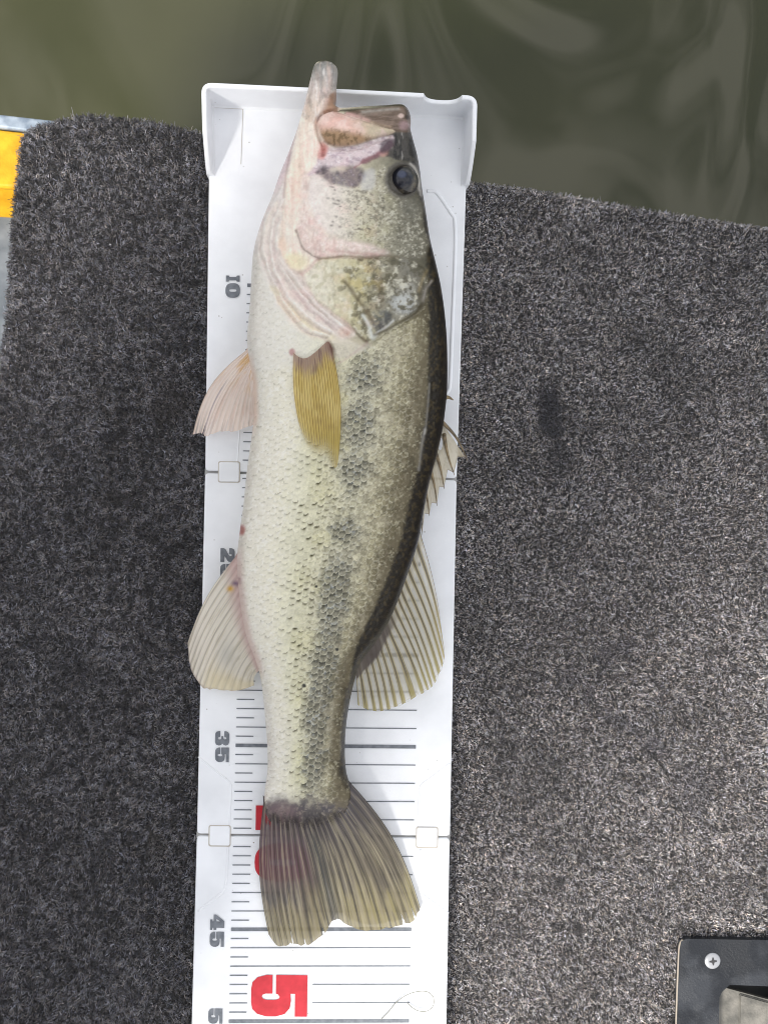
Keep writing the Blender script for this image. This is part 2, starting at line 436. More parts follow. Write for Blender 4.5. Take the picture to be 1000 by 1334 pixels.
# hinge tabs: a square key with a dirt line round it
def rrect(cx, cy, w, h, z, r=2.5, ang=0.012):
    pts = []
    for sx, sy, a0 in ((1, -1, -90), (1, 1, 0), (-1, 1, 90), (-1, -1, 180)):
        for t in (0, 30, 60, 90):
            a = math.radians(a0 + t)
            x = sx * (w / 2 - r) + r * math.cos(a); y = sy * (h / 2 - r) + r * math.sin(a)
            pts.append(U(cx + x - ang * y, cy + y + ang * x, z))
    return pts
for cx, cy in ((298.5, 614.8), (286.3, 1089), (556, 1091)):
    t = obj('hinge_tab', bm_mesh('hinge_tab', prism(rrect(cx, cy, 26.4, 25.4, 0.0007), 0.004, 0.0004, 2)), M_board, board)
    obj('tab_gap', bm_mesh('tab_gap', prism(rrect(cx, cy, 28.8, 27.8, 0.00025), 0.003)), M_grime, t)
# moulded ridges
def ridge(pts, r=0.0009, m=M_board):
    bm = bmesh.new(); tube(bm, [U(x, y, 0.0) for x, y in smooth_poly(pts, 5, False)], r, 8, True, 0.55)
    obj('moulded_ridge', bm_mesh('moulded_ridge', bm), m, board, True)
ridge([(556, 249), (564, 249), (571, 254), (588, 279), (592, 288), (592.5, 330), (589, 420), (586, 496), (583, 510), (578, 514)], 0.001)
ridge([(297, 1103), (296, 1130), (294.5, 1150), (291, 1161), (283, 1168), (258, 1187)], 0.0007)
ridge([(548, 1106), (546, 1150), (548, 1162), (556, 1170), (584, 1190)], 0.0007)
ridge([(258.5, 986), (283, 1006), (298, 1018), (301, 1030), (299, 1074)], 0.0005)
ridge([(586, 994), (560, 1014), (549, 1022), (546, 1034), (545, 1076)], 0.0005)
ridge([(312.5, 555), (309, 606)], 0.0004)
# end stop: wall on three sides
def end_stop():
    zt = 0.024
    # outer top line measured in the picture, walked from the right tail round to the left tail
    def T(x, y): v = unproj(x, y, zt); return np.array([v[0], v[1]])
    path = []
    tr = T(622, 124); tl = T(262, 106.5); R_end = T(619.5, 240); L_end = T(268, 228)
    # the same points as seen at board level further down: tails end at the panel edge
    Rb = unproj(611.5, 243, 0.0)[:2]; Lb = unproj(270.5, 229, 0.0)[:2]
    tr = np.array([tr[0], tr[1]]); rr = 0.006
    def arc(p, a, b):
        a = (a - p) / np.linalg.norm(a - p); b = (b - p) / np.linalg.norm(b - p)
        return [p + a * rr * (1 - t) ** 2 + b * rr * t ** 2 for t in np.linspace(0, 1, 9)]
    Rb = np.array([tr[0] - 0.0012, Rb[1]]); Lb = np.array([tl[0] + 0.0010, Lb[1]])
    for t in np.linspace(0, 1, 30)[:-1]: path.append(Rb + (tr - Rb) * t * (1 - rr / np.linalg.norm(tr - Rb)))
    path += arc(tr, Rb, tl)
    n = np.linalg.norm(tl - tr)
    for t in np.linspace(rr / n, 1 - rr / n, 170)[1:-1]: path.append(tr + (tl - tr) * t)
    path += arc(tl, tr, Lb)
    for t in np.linspace(0, 1, 30)[1:]:
        l = np.linalg.norm(Lb - tl); s0 = tl + (Lb - tl) * rr / l; path.append(s0 + (Lb - s0) * t)
    path = np.array(path)
    xn0 = T(553, 120)[0]; xn1 = T(601, 124)[0]; xc = (xn0 + xn1) / 2; rw = (xn1 - xn0) / 2
    bm = bmesh.new(); rings = []
    for k, p in enumerate(path):
        t = path[min(k + 1, len(path) - 1)] - path[max(k - 1, 0)]; t = t / np.linalg.norm(t)
        nin = np.array([-t[1], t[0]])                        # inward: left of travel
        top = zt
        side = abs(t[1]) > 0.7
        if side:
            ye = Rb[1] if p[0] > 0.01 else Lb[1]
            u = (p[1] - ye); top = 0.0035 + (zt - 0.0035) * min(1, max(0, u / 0.0175)) ** 0.75
        elif xn0 < p[0] < xn1 and p[1] > 0.15:
            u = abs((p[0] - xc) / rw); top = zt - 0.0085 * math.sqrt(max(0, 1 - u ** 2.6))
        th = 0.0026
        def v(off, z): q = p + nin * off; return bm.verts.new((q[0], q[1], z))
        rings.append([v(0.0006, -0.009), v(0, top - 0.0008), v(0.0003, top - 0.0002), v(0.0008, top), v(th - 0.0008, top), v(th - 0.0003, top - 0.0002),
                      v(th, top - 0.0008), v(th + 0.0011, 0.0015), v(th + 0.0022, -0.0002), v(th + 0.0022, -0.009)])
    for k in range(len(rings) - 1):
        for q in range(10):
            bm.faces.new((rings[k][q], rings[k][(q + 1) % 10], rings[k + 1][(q + 1) % 10], rings[k + 1][q]))
    bm.faces.new(rings[0]); bm.faces.new(rings[-1][::-1])
    return bm
obj('end_stop', bm_mesh('end_stop', end_stop()), M_board, board)
def flat_strip(a, b, wpx, z, name, m, parent=board, bm_in=None):
    d = np.array(b, float) - np.array(a, float); l = np.hypot(*d); n = np.array([-d[1], d[0]]) / l * wpx / 2
    pts = [U(a[0] + n[0], a[1] + n[1], z), U(b[0] + n[0], b[1] + n[1], z), U(b[0] - n[0], b[1] - n[1], z), U(a[0] - n[0], a[1] - n[1], z)]
    if bm_in is not None:
        bm_in.faces.new([bm_in.verts.new(p) for p in pts]); return
    bm = bmesh.new(); bm.faces.new([bm.verts.new(p) for p in pts]); return obj(name, bm_mesh(name, bm), m, parent)
bm = bmesh.new()
for a, b in (((278.5, 140), (316, 142)), ((278, 141), (276.4, 215)), ((316.5, 142), (314, 214))):
    flat_strip(a, b, 0.7, 0.0003, '', None, bm_in=bm)
obj('dirt_outline', bm_mesh('dirt_outline', bm), M_grime, board)
# graduation: a line each centimetre, a short one each half
def tickpt(cm, t):
    """cm along the board, t=0 left end of lines .. 1 right end"""
    y = 972 + (cm - 35) * 23.98
    return (307 - (cm - 35) * 0.6 + t * 234.5, y - 1 + t * 2.0 + (35 - cm) * 0.18 * t)
for pi, (c0, c1) in enumerate(((10, 19.8), (20.2, 39.7), (40.2, 53))):
    bm = bmesh.new(); bmk = bmesh.new()
    for h in range(int(c0 * 2), int(c1 * 2) + 1):
        cm = h / 2
        if cm < c0 or cm > c1: continue
        if h % 10 == 0 and cm not in (40, 20):
            flat_strip(tickpt(cm, 0), tickpt(cm, 1), 4.6, 0.0003, '', None, bm_in=bmk)
        elif h % 2 == 0:
            if cm in (48, 49): flat_strip(tickpt(cm, 0), tickpt(cm, 0.1), 1.3, 0.0003, '', None, bm_in=bm); flat_strip(tickpt(cm, 0.46), tickpt(cm, 1), 1.3, 0.0003, '', None, bm_in=bm)
            elif cm in (38, 39, 41, 42): flat_strip(tickpt(cm, 0), tickpt(cm, 0.1), 1.3, 0.0003, '', None, bm_in=bm); flat_strip(tickpt(cm, 0.46), tickpt(cm, 1), 1.3, 0.0003, '', None, bm_in=bm)
            else: flat_strip(tickpt(cm, 0), tickpt(cm, 1), 1.3, 0.0003, '', None, bm_in=bm)
        else: flat_strip(tickpt(cm, 0), tickpt(cm, 0.098), 1.4, 0.0003, '', None, bm_in=bm)
    obj('tick_marks', bm_mesh('tick_marks', bm), M_grey, pan[pi]).location = -Vector(board.location) * 0
    obj('five_marks', bm_mesh('five_marks', bmk), M_grey, pan[pi]).location = (0, 0, 0)
# heavy slab numerals, read with the page turned
GL = {
 '5': [[(0,1),(1,1),(1,.78),(.45,.78),(.45,.7),(.62,.71),(.8,.69),(.94,.6),(1,.44),(1,.27),(.94,.11),(.82,.02),(.65,0),(.35,0),(.18,.02),(.06,.11),(0,.27),(0,.38),(.45,.38),(.45,.26),(.48,.2),(.53,.19),(.58,.22),(.6,.28),(.6,.43),(.58,.49),(.53,.51),(.47,.48),(.45,.44),(0,.44)]],
 '4': [[(.42,1),(.86,1),(.86,.44),(1,.44),(1,.25),(.86,.25),(.86,.17),(1,.17),(1,0),(.32,0),(.32,.17),(.45,.17),(.45,.25),(0,.25),(0,.42)], [(.28,.44),(.45,.44),(.45,.72)]],
 '3': [[(.02,.64),(.02,.78),(.08,.93),(.22,1),(.76,1),(.93,.93),(1,.77),(.96,.6),(.85,.51),(.96,.44),(1,.27),(.94,.08),(.78,0),(.22,0),(.06,.08),(0,.26),(0,.37),(.42,.37),(.42,.25),(.5,.2),(.58,.26),(.58,.38),(.5,.44),(.35,.45),(.35,.57),(.5,.58),(.58,.63),(.58,.74),(.5,.8),(.43,.75),(.43,.64)]],
 '2': [[(0,.6),(0,.78),(.06,.93),(.22,1),(.76,1),(.94,.92),(1,.76),(1,.62),(.92,.5),(.6,.32),(.6,.27),(1,.27),(1,0),(0,0),(0,.24),(.08,.36),(.5,.59),(.56,.66),(.56,.76),(.5,.81),(.44,.77),(.44,.6)]],
 '1': [[(0,1),(.95,1),(.95,.8),(.74,.74),(.74,.26),(.95,.2),(.95,0),(0,0),(0,.2),(.21,.26),(.21,.74),(0,.8)]],
 '0': [[(.5 + .5 * math.copysign(abs(math.cos(a)) ** .75, math.cos(a)), .5 + .5 * math.copysign(abs(math.sin(a)) ** .75, math.sin(a))) for a in [2 * math.pi * k / 36 for k in range(36)]],
       [(.5 + .085 * math.copysign(abs(math.cos(a)) ** .6, math.cos(a)), .5 + .25 * math.copysign(abs(math.sin(a)) ** .6, math.sin(a))) for a in [2 * math.pi * k / 24 for k in range(24)]]],
}
def numeral(ch, x0, y0, hx, wy, m, parent, name='printed_digit'):
    """digit foot at picture x0, digit top at x0+hx, its left side at y0, right side at y0+wy"""
    cu = bpy.data.curves.new(name, 'CURVE'); cu.dimensions = '2D'; cu.fill_mode = 'BOTH'
    for loop in GL[ch]:
        sp = cu.splines.new('POLY'); sp.points.add(len(loop) - 1); sp.use_cyclic_u = True
        for k, (gx, gy) in enumerate(loop):
            v = U(x0 + gy * hx - gx * wy * 0.012, y0 + gx * wy + gy * hx * 0.009, 0); sp.points[k].co = (v.x, v.y, 0, 1)
    tmp = bpy.data.objects.new('tmp', cu)
    me = bpy.data.meshes.new_from_object(tmp); bpy.data.objects.remove(tmp)
    me.transform(Matrix.Translation((0, 0, 0.0004)))
    o = obj(name, me, m, parent); o.location = (0, 0, 0); return o
numeral('1', 294.5, 359, 18, 8.5, M_grey, pan[0]); numeral('0', 294, 369, 19, 19, M_grey, pan[0])
numeral('2', 287.5, 714, 18.5, 18, M_grey, pan[1]); numeral('5', 287, 734.5, 18.5, 19, M_grey, pan[1])
numeral('3', 280.5, 952, 18.5, 19, M_grey, pan[1]); numeral('5', 280.5, 973.5, 18, 19, M_grey, pan[1])
numeral('4', 274, 1191, 18.5, 20, M_grey, pan[2]); numeral('5', 273.5, 1213.5, 18.5, 19.5, M_grey, pan[2])
numeral('5', 271.5, 1313.5, 18.5, 19.5, M_grey, pan[2]); numeral('0', 271.2, 1335, 18.5, 20, M_grey, pan[2])
numeral('5', 327.5, 1269.5, 73, 54, M_red, pan[2]); numeral('0', 326, 1338, 73, 54, M_red, pan[2])
numeral('4', 333.5, 1034, 73, 47, M_red, pan[1]); numeral('0', 332, 1098, 73, 50, M_red, pan[2])

# ------------------------------------------------------------------ the fish: body surface
fish = empty('bass_fish', U(430, 600, 0))
tag(fish, 'large green and silver bass lying on its side on the white measuring board, mouth open', 'fish')
right_px = [(418, 81.5), (430, 83), (437, 88), (440, 95), (438.5, 112), (438, 128), (438.5, 143), (452, 144.5), (475, 142.5), (501, 141), (519, 139.5), (527, 142.5),
            (532.5, 150), (534.5, 161), (534, 172), (538, 188), (543, 206), (546.5, 226), (549, 247), (554, 278), (559, 312), (567, 346), (573.5, 376), (578.5, 412),
            (581.5, 455), (581.5, 507), (579, 534), (575.5, 560), (568.5, 592), (559.5, 625), (553, 656), (547.5, 690), (540.5, 718), (529.5, 750), (517.5, 783),
            (503, 815), (484.5, 842), (469, 864), (459.5, 895), (453.5, 925), (450, 954), (449.3, 984), (451, 1005), (455, 1022), (456, 1042), (448, 1062), (430, 1078)]
left_px = [(405, 1086), (375, 1083), (355, 1074), (345, 1056), (345, 1030), (348.5, 1003), (348, 969), (344.5, 925), (340, 886), (332.5, 858), (321.5, 830), (314.5, 795), (310.5, 760), (309, 730),
           (312, 695), (317, 660), (321.5, 615), (327, 575), (331, 540), (330, 500), (326, 475), (322.5, 452), (322.5, 430), (325, 405), (327, 370), (329.5, 334),
           (335, 308), (344, 282), (355, 256), (363.5, 231), (374, 205), (384, 179), (392, 153), (398.5, 128), (404.5, 103), (409, 87)]
def zmid_of(py): return np.interp(py, [60, 140, 230, 350, 800, 950, 1040, 1090], [0.0335, 0.0325, 0.033, 0.034, 0.033, 0.026, 0.014, 0.010])
half_T = lambda py: np.interp(py, [78, 100, 135, 170, 240, 330, 430, 600, 740, 850, 950, 1020, 1060, 1080],
                              [.006, .0085, .012, .020, .027, .033, .036, .0365, .033, .026, .018, .0100, .0030, .0006])
out_px = smooth_poly(right_px + left_px, 4)
O = unproj(out_px[:, 0], out_px[:, 1], zmid_of(out_px[:, 1]))[:, :2]
G = 0.00041
xs = np.arange(O[:, 0].min() - 3 * G, O[:, 0].max() + 3 * G, G); ys = np.arange(O[:, 1].min() - 3 * G, O[:, 1].max() + 3 * G, G)
GX, GY = np.meshgrid(xs, ys)
SD = sdf(GX, GY, O)
row_py = proj(np.zeros_like(ys), ys, np.full_like(ys, 0.033))[1]
ZM = zmid_of(row_py)[:, None] + 0 * GX
HT = half_T(row_py)
def blur1(a, k, axis):
    ker = np.exp(-0.5 * (np.arange(-3 * k, 3 * k + 1) / k) ** 2); ker /= ker.sum()
    pad = [(0, 0)] * a.ndim; pad[axis] = (3 * k, 3 * k)
    ap = np.pad(a, pad, mode='edge'); out = np.zeros_like(a); n = a.shape[axis]
    for i, w in enumerate(ker):
        sl = [slice(None)] * a.ndim; sl[axis] = slice(i, i + n); out += w * ap[tuple(sl)]
    return out
HT = blur1(HT, 8, 0)
wrow = blur1(np.maximum(SD.max(1), 6 * G), 18, 0) * 1.02
q = np.clip(SD / wrow[:, None], 0, 1)
prof = (1 - (1 - q) ** 2.3) ** (1 / 2.1)
H0 = HT[:, None] * prof
msk = (SD > 0).astype(float)
Hb = blur1(blur1(H0 * msk, 9, 0), 9, 1) / np.maximum(blur1(blur1(msk, 9, 0), 9, 1), 1e-3)
kb = sstep(SD, 5 * G, 26 * G)
H1 = H0 * (1 - kb) + Hb * kb
Z0 = ZM + H1
PX, PY = proj(GX, GY, Z0)
# ---- relief and colour are set out on the skin in picture coordinates of the surface points
In = SD > -2 * G
x = PX[In]; y = PY[In]; n = x.size
d_edge = (SD[In] / G)
n1 = fbm(x / 9, y / 9, 101); n2 = fbm(x / 3.2, y / 3.2, 102, 3); n3 = fbm(x / 26, y / 26, 103); n4 = fbm(x / 60, y / 60, 104)
xw = x + 5 * (fbm(x / 13, y / 13, 105) - 0.5); yw = y + 5 * (fbm(x / 13, y / 13, 106) - 0.5)
Rp = np.array(right_px); Lp = np.array(left_px)[::-1]
Rp = Rp[np.argsort(Rp[:, 1])]; Lp = Lp[np.argsort(Lp[:, 1])]
Rx = np.interp(y, Rp[:, 1], Rp[:, 0]); Lx = np.interp(y, Lp[:, 1], Lp[:, 0])
tb = (x - Lx) / np.maximum(Rx - Lx, 1)
col = np.zeros((n, 3)); rel = np.zeros(n)       # rel in mm
def paint(m, c, k=1.0):
    global col
    m = np.clip(m * k, 0, 1)[:, None]; cc = lin(c) * 0.92; col = col * (1 - m) + m * cc[None]
def poly(pts, soft=2.0, warp=True, sm=4):
    P_ = smooth_poly(pts, sm) if sm else np.array(pts, float)
    X_, Y_ = (xw, yw) if warp else (x, y)
    bb = (X_ > P_[:, 0].min() - soft - 2) & (X_ < P_[:, 0].max() + soft + 2) & (Y_ > P_[:, 1].min() - soft - 2) & (Y_ < P_[:, 1].max() + soft + 2)
    r = np.zeros(n); r[bb] = sstep(sdf(X_[bb], Y_[bb], P_), -soft, soft); return r
def pdist(pts):
    P_ = smooth_poly(pts, 4)
    r = np.full(n, -50.0); bb = (x > P_[:, 0].min() - 20) & (x < P_[:, 0].max() + 20) & (y > P_[:, 1].min() - 20) & (y < P_[:, 1].max() + 20)
    r[bb] = sdf(x[bb], y[bb], P_); return r
def stroke(pts, w, warp=False, sm=4):
    P_ = smooth_poly(pts, sm, False)
    X_, Y_ = (xw, yw) if warp else (x, y)
    r = np.full(n, 99.0); bb = (X_ > P_[:, 0].min() - 4 * w) & (X_ < P_[:, 0].max() + 4 * w) & (Y_ > P_[:, 1].min() - 4 * w) & (Y_ < P_[:, 1].max() + 4 * w)
    r[bb] = dist_line(X_[bb], Y_[bb], P_); return np.exp(-(r / w) ** 2)
def blob(cx, cy, rx, ry, rot=0.0, soft=0.5, warp=True):
    X_, Y_ = (xw, yw) if warp else (x, y)
    c, s = math.cos(rot), math.sin(rot)
    r = np.sqrt((((X_ - cx) * c + (Y_ - cy) * s) / rx) ** 2 + ((-(X_ - cx) * s + (Y_ - cy) * c) / ry) ** 2)
    return 1 - sstep(r, 1 - soft, 1 + soft)
# ---- body ground colour, belly to back
ramp = [(-.05, (205, 196, 186)), (0.03, (214, 208, 198)), (0.10, (222, 218, 206)), (0.24, (224, 220, 202)), (0.33, (222, 219, 195)), (0.43, (214, 211, 182)), (0.52, (206, 202, 174)),
        (0.62, (202, 198, 172)), (0.72, (190, 185, 158)), (0.81, (164, 157, 126)), (0.90, (112, 102, 74)), (1.05, (70, 60, 40))]
tt = tb + 0.05 * sstep(y, 430, 520) + 0.07 * (n3 - 0.5) + 0.04 * (n1 - 0.5)
tt = tt - 0.10 * sstep(y, 820, 1000) * (tb < 0.5) * 0.5
for k in range(3): col[:, k] = np.interp(tt, [r[0] for r in ramp], [lin(r[1])[k] * 0.92 for r in ramp])
# yellowish wash on the flank
paint(np.exp(-((tb - 0.45) / 0.15) ** 2) * sstep(n3, 0.40, 0.7), (208, 203, 152), 0.35)
xl_y = [430, 480, 560, 620, 690, 780, 870, 950, 1030, 1080]; xl_x = [482, 474, 466, 460, 448, 434, 421, 412, 406, 404]
xlat = np.interp(y, xl_y, xl_x)
# ---- scales: every scale overlaps the next one tailwards
hpoly = [(290, 50), (610, 50), (610, 318), (566, 332), (560, 352), (557, 385), (547, 402), (522, 417), (500, 430), (482, 449), (440, 446), (404, 440), (378, 420), (357, 388), (342, 352), (336, 318), (324, 312), (290, 300)]
hd = poly(hpoly, 6, True, 0)
zone = 1 - hd
def scales(sx, sy, ax, ay, rx, ry, seed):
    i0 = np.floor(sx / ax); best = np.full(sx.shape, 1e9); u = np.zeros_like(sx); v = np.zeros_like(sx); hid = np.zeros_like(sx)
    for di in (-1, 0, 1):
        i = i0 + di; off = np.where(np.mod(i, 2) == 0, 0.0, 0.5)
        j0 = np.floor(sy / ay - off)
        for dj in (-1, 0, 1):
            j = j0 + dj
            cx = (i + 0.5 + 0.16 * (hash2(i, j, seed) - 0.5)) * ax; cy = (j + 0.5 + off + 0.16 * (hash2(i, j, seed + 1) - 0.5)) * ay
            du = (sx - cx) / rx; dv = (sy - cy) / ry
            ins = (du * du + dv * dv < 1) & (cy < best)
            best = np.where(ins, cy, best); u = np.where(ins, du, u); v = np.where(ins, dv, v); hid = np.where(ins, hash2(i, j, seed + 2), hid)
    return u, v, hid, best < 1e8
wob = 3.0 * (fbm(x / 40, y / 40, 131, 2) - 0.5)
sc_size = np.interp(y, [430, 700, 900, 1060], [8.6, 9.2, 8.6, 7.2])
sx_ = (x - xlat + wob + 200 + .9 * (n2 - .5)) ; sy_ = y + 0.10 * (x - xlat) + wob + 1.0 * (fbm(x / 3.5, y / 3.5, 133, 2) - .5)
su, sv, shid, sok = scales(sx_, sy_, 8.4, 9.0, 5.6, 8.2, 200)
rim_r = np.sqrt(su ** 2 + sv ** 2)
edge_l = sstep(rim_r, 0.72, 0.97) * (sv > 0)
pocket = sstep(-sv, -0.25, 0.35) * sok
back = sstep(tb, 0.80, 0.90)
scal_amt = zone * (1 - sstep(y, 1040, 1075))
belly = 1 - sstep(tb, 0.16, 0.34)
rel += scal_amt * (0.46 * (0.5 * (sv + 1) * (1 - 0.35 * su ** 2)) - 0.10 * sstep(rim_r, .9, 1.0)) * (1 - 0.5 * back) * (1 - 0.1 * belly)
rel += 0.30 * (n2 - 0.5) * (.6 + zone)
# scale colouring: pale rim, shaded grey-olive centre, random scale to scale
midr = np.exp(-((tb - 0.36) / 0.13) ** 2)
flank = sstep(tb, 0.30, 0.48)
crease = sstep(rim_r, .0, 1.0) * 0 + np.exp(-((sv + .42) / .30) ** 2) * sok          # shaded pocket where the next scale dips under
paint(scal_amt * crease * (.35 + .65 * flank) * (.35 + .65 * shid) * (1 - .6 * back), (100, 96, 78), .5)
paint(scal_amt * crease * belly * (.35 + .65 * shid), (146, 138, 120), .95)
paint(edge_l * scal_amt * (1 - back) * (0.06 + 0.40 * n2), (236, 233, 216), 1.0)
col *= (1 + scal_amt * (1 - belly) * (.16 * (hash2(np.floor(shid * 9999), np.floor(shid * 777), 7) - .5)))[:, None]
spots = sstep(shid, 0.30, 0.7) * scal_amt
paint(spots * midr * sstep(y, 530, 640) * np.exp(-((sv + .3) / .34) ** 2) * np.exp(-(su / .55) ** 2), (96, 88, 50), 1.0)
paint(scal_amt * flank * sstep(fbm(x / 2.6, y / 2.6, 135, 3), .55, .68), (224, 220, 192), .34)
paint(scal_amt * flank * sstep(1 - fbm(x / 2.6, y / 2.6, 137, 3), .56, .68), (112, 106, 80), .4)
paint(scal_amt * belly * sstep(n2, .54, .66), (238, 236, 230), .45)
# ---- lateral band of dark blotches
bw = np.interp(y, [430, 600, 800, 950, 1040], [28, 25, 21, 19, 15])
blot = np.exp(-((x - xlat + 10 * (n1 - 0.5)) / bw) ** 2)
patch = np.interp(y, [430, 490, 520, 555, 585, 615, 645, 668, 692, 715, 742, 765, 800, 830, 870, 900, 935, 960, 985, 1010, 1040],
                  [0.1, .7, .45, .8, .45, .75, .3, .25, .9, .35, .7, .9, .85, .6, .8, .75, .95, .6, .8, .8, .4])
dk = np.clip(blot * patch ** 1.3 * 2.7 - .66 + .55 * shid, 0, 1)                      # whole scales turn slate, their rims stay pale
paint(dk * scal_amt * (1 - .5 * edge_l) * (.5 + .5 * sstep(-sv, -.6, .5)) * np.clip(.62 + .7 * fbm(x / 5, y / 5, 231, 3), 0, 1), (44, 49, 52), .98)
dots = np.exp(-((sv + .22) / .34) ** 2 - (su / .50) ** 2) * sok
paint(dots * scal_amt * np.exp(-((tb - .42) / .17) ** 2) * sstep(y, 500, 620) * sstep(shid, .12, .6), (88, 84, 52), .95)
paint(dots * scal_amt * sstep(tb, .5, .6) * (1 - back) * sstep(shid, .2, .8), (98, 94, 74), .38)
paint(blot * patch * sstep(fbm(x / 4, y / 3, 143, 2), .62, .76), (176, 184, 188), .5)
# secondary spotting above the band
paint(scal_amt * sstep(tb, .55, .68) * sstep(fbm(x / 6, y / 6, 145, 3), .5, .66), (104, 97, 76), 0.32)
paint(scal_amt * sstep(tb, .6, .75) * (1 - back) * sstep(fbm(x / 11, y / 17, 147, 3), .52, .68), (190, 183, 158), 0.4)
# fine speckle everywhere on the flank
sp = fbm(x / 1.7, y / 1.7, 149, 2)
col *= (0.86 + 0.28 * sp * (1 - 0.5 * belly) + 0.14 * belly)[:, None]
# ---- dark back: own pigment, with shade and a reflection edge put into the colour
db_y = [180, 250, 300, 330, 360, 410, 470, 500, 553, 610, 648, 705, 743, 788, 815, 843, 893, 938, 984, 1010, 1040]
db_x = [545, 548, 551, 554, 556, 558, 557.5, 557, 552, 544, 534, 521, 507, 489, 476, 463, 453, 446, 442.5, 441, 455]
dbx = np.interp(y, db_y, db_x) + 3 * (n3 - 0.5) + 3.5 * (n2 - 0.5)
# ---- root of the tail: scales fade into slaty purple skin
tl = sstep(y + 16 * (n1 - .5) - 0.10 * np.abs(x - 400), 1026, 1056)
paint(tl, (112, 105, 104), 0.8); paint(sstep(y + 10 * (n1 - .5), 1040, 1062), (92, 86, 88), .95); paint(tl * sstep(n1, .45, .65), (92, 88, 96), 0.7); paint(tl * sstep(n2, .55, .7), (178, 168, 150), 0.4)
paint(tl * blob(365, 1062, 26, 18), (150, 120, 122), 0.5)
paint(sstep(y, 1048, 1072) * sstep(fbm((x - 400) / (3 + (y - 1000) * .02) , y / 30, 139, 2), .45, .6), (78, 74, 76), .7)
paint(sstep(y, 1052, 1078) * sstep(1 - fbm((x - 400) / 3, y / 30, 139, 2), .5, .65), (158, 150, 136), .5)
# vent and little blood marks on the belly line
paint(blob(314, 690, 5, 7), (170, 70, 66), 0.8); paint(blob(309, 757, 5, 5), (122, 92, 112), 0.8)
paint(sstep(12 - (x - Lx), 0, 12) * sstep(y, 700, 740) * (1 - sstep(y, 860, 890)), (214, 178, 172), 0.6)
paint(sstep(9 - (x - Lx), 0, 9) * sstep(y, 455, 470) * (1 - sstep(y, 540, 575)), (226, 190, 170), 0.7)
for bx, by, br in ((439, 846, 2.2), (396, 893, 2.6), (412, 764, 1.8)): paint(blob(bx, by, br, br, 0, .4, False), (44, 44, 46), 0.9)

# ================= head
head = 1 - zone
# soft ground: pale throat to olive crown
hr = [(-.1, (206, 200, 196)), (.12, (222, 214, 206)), (.3, (226, 214, 198)), (.45, (214, 206, 188)), (.6, (188, 182, 158)), (.75, (152, 148, 128)), (.88, (122, 118, 100)), (1.05, (88, 82, 66))]
hc = np.stack([np.interp(tb + .08 * (n3 - .5), [r[0] for r in hr], [lin(r[1])[k] * .92 for r in hr]) for k in range(3)], -1)
col = col * (1 - hd[:, None]) + hc * hd[:, None]
bk = sstep(x - dbx, -2.5, 3.5) * sstep(y, 150, 260) * (1 - sstep(y, 1000, 1030))
paint(bk, (44, 37, 25), 0.97)
paint(bk * sstep(fbm(x / 3, y / 4, 151, 3), .5, .68), (98, 84, 52), 0.6)
paint(bk * sstep(x - dbx, 10, 26), (40, 34, 24), 0.6)
paint(stroke([(553, 560), (549, 580), (545, 612)], 2.2) + 0.8 * stroke([(559, 500), (556, 540), (553, 565)], 1.5), (168, 166, 160), 0.55)  # gloss along the dark back's border, painted as a pale line
paint(sstep(tb, .76, .88) * (1 - bk) * zone * sstep(fbm(x / 8, y / 12, 153), .4, .6), (128, 118, 92), 0.6)
# ---- breast below the gill opening stays white
breast = [(322, 330), (338, 318), (342, 345), (352, 372), (364, 398), (380, 420), (405, 440), (425, 446), (440, 462), (400, 475), (300, 470)]
mb = poly(breast, 5); paint(mb, (230, 228, 222), 0.35)
# ---- throat strip, with a lilac shade
throat = [(396, 140), (386, 180), (378, 212), (371, 240), (368, 270), (364, 300), (360, 330), (340, 330), (325, 320), (350, 250), (376, 180), (392, 140)]
mt = poly(throat, 2); paint(mt, (216, 209, 204), .9); paint(blob(367, 215, 9, 38, .36), (202, 182, 186), .8)
paint(stroke([(392, 150), (386, 172), (378, 200), (372, 232), (369, 262), (367, 288)], 1.6), (168, 140, 138), .75)
rel -= .7 * stroke([(392, 150), (386, 172), (378, 200), (372, 232), (369, 262), (367, 288)], 2.0)
# ---- jaw-to-gill band in ochre and pink
ochre = [(398, 140), (414, 158), (416, 185), (418, 205), (406, 222), (396, 232), (392, 262), (394, 290), (388, 304), (392, 322), (404, 334), (414, 338), (404, 350), (390, 357), (376, 350), (364, 336), (361, 322), (364, 300), (369, 270), (373, 235), (380, 200), (388, 165)]
mo = poly(ochre, 3.5); paint(mo, (230, 220, 207), .95)
paint(mo * sstep(fbm(x / 5, y / 28, 161, 3), .45, .62), (224, 202, 188), .55); paint(mo * sstep(fbm(x / 4, y / 30, 163, 3), .54, .66), (238, 228, 212), .8)
paint(mo * blob(366, 322, 7, 14), (222, 190, 166), .5); paint(mo * blob(384, 342, 17, 12), (226, 216, 180), .8)
paint(mo * blob(388, 235, 8, 35), (226, 194, 178), .45)
pinkc = [(396, 228), (404, 232), (402, 258), (408, 280), (420, 300), (444, 312), (476, 318), (500, 325), (502, 334), (470, 335), (432, 336), (416, 338), (402, 331), (390, 318), (387, 302), (392, 270)]
mp_ = poly(pinkc, 6); paint(mp_, (222, 205, 196), .7); paint(mp_ * sstep(n1, .5, .65), (214, 188, 182), .45); paint(mp_ * sstep(n2, .52, .68), (238, 226, 220), .6); paint(mp_ * sstep(fbm(x / 3, y / 9, 165, 3), .55, .68), (196, 166, 158), .5)
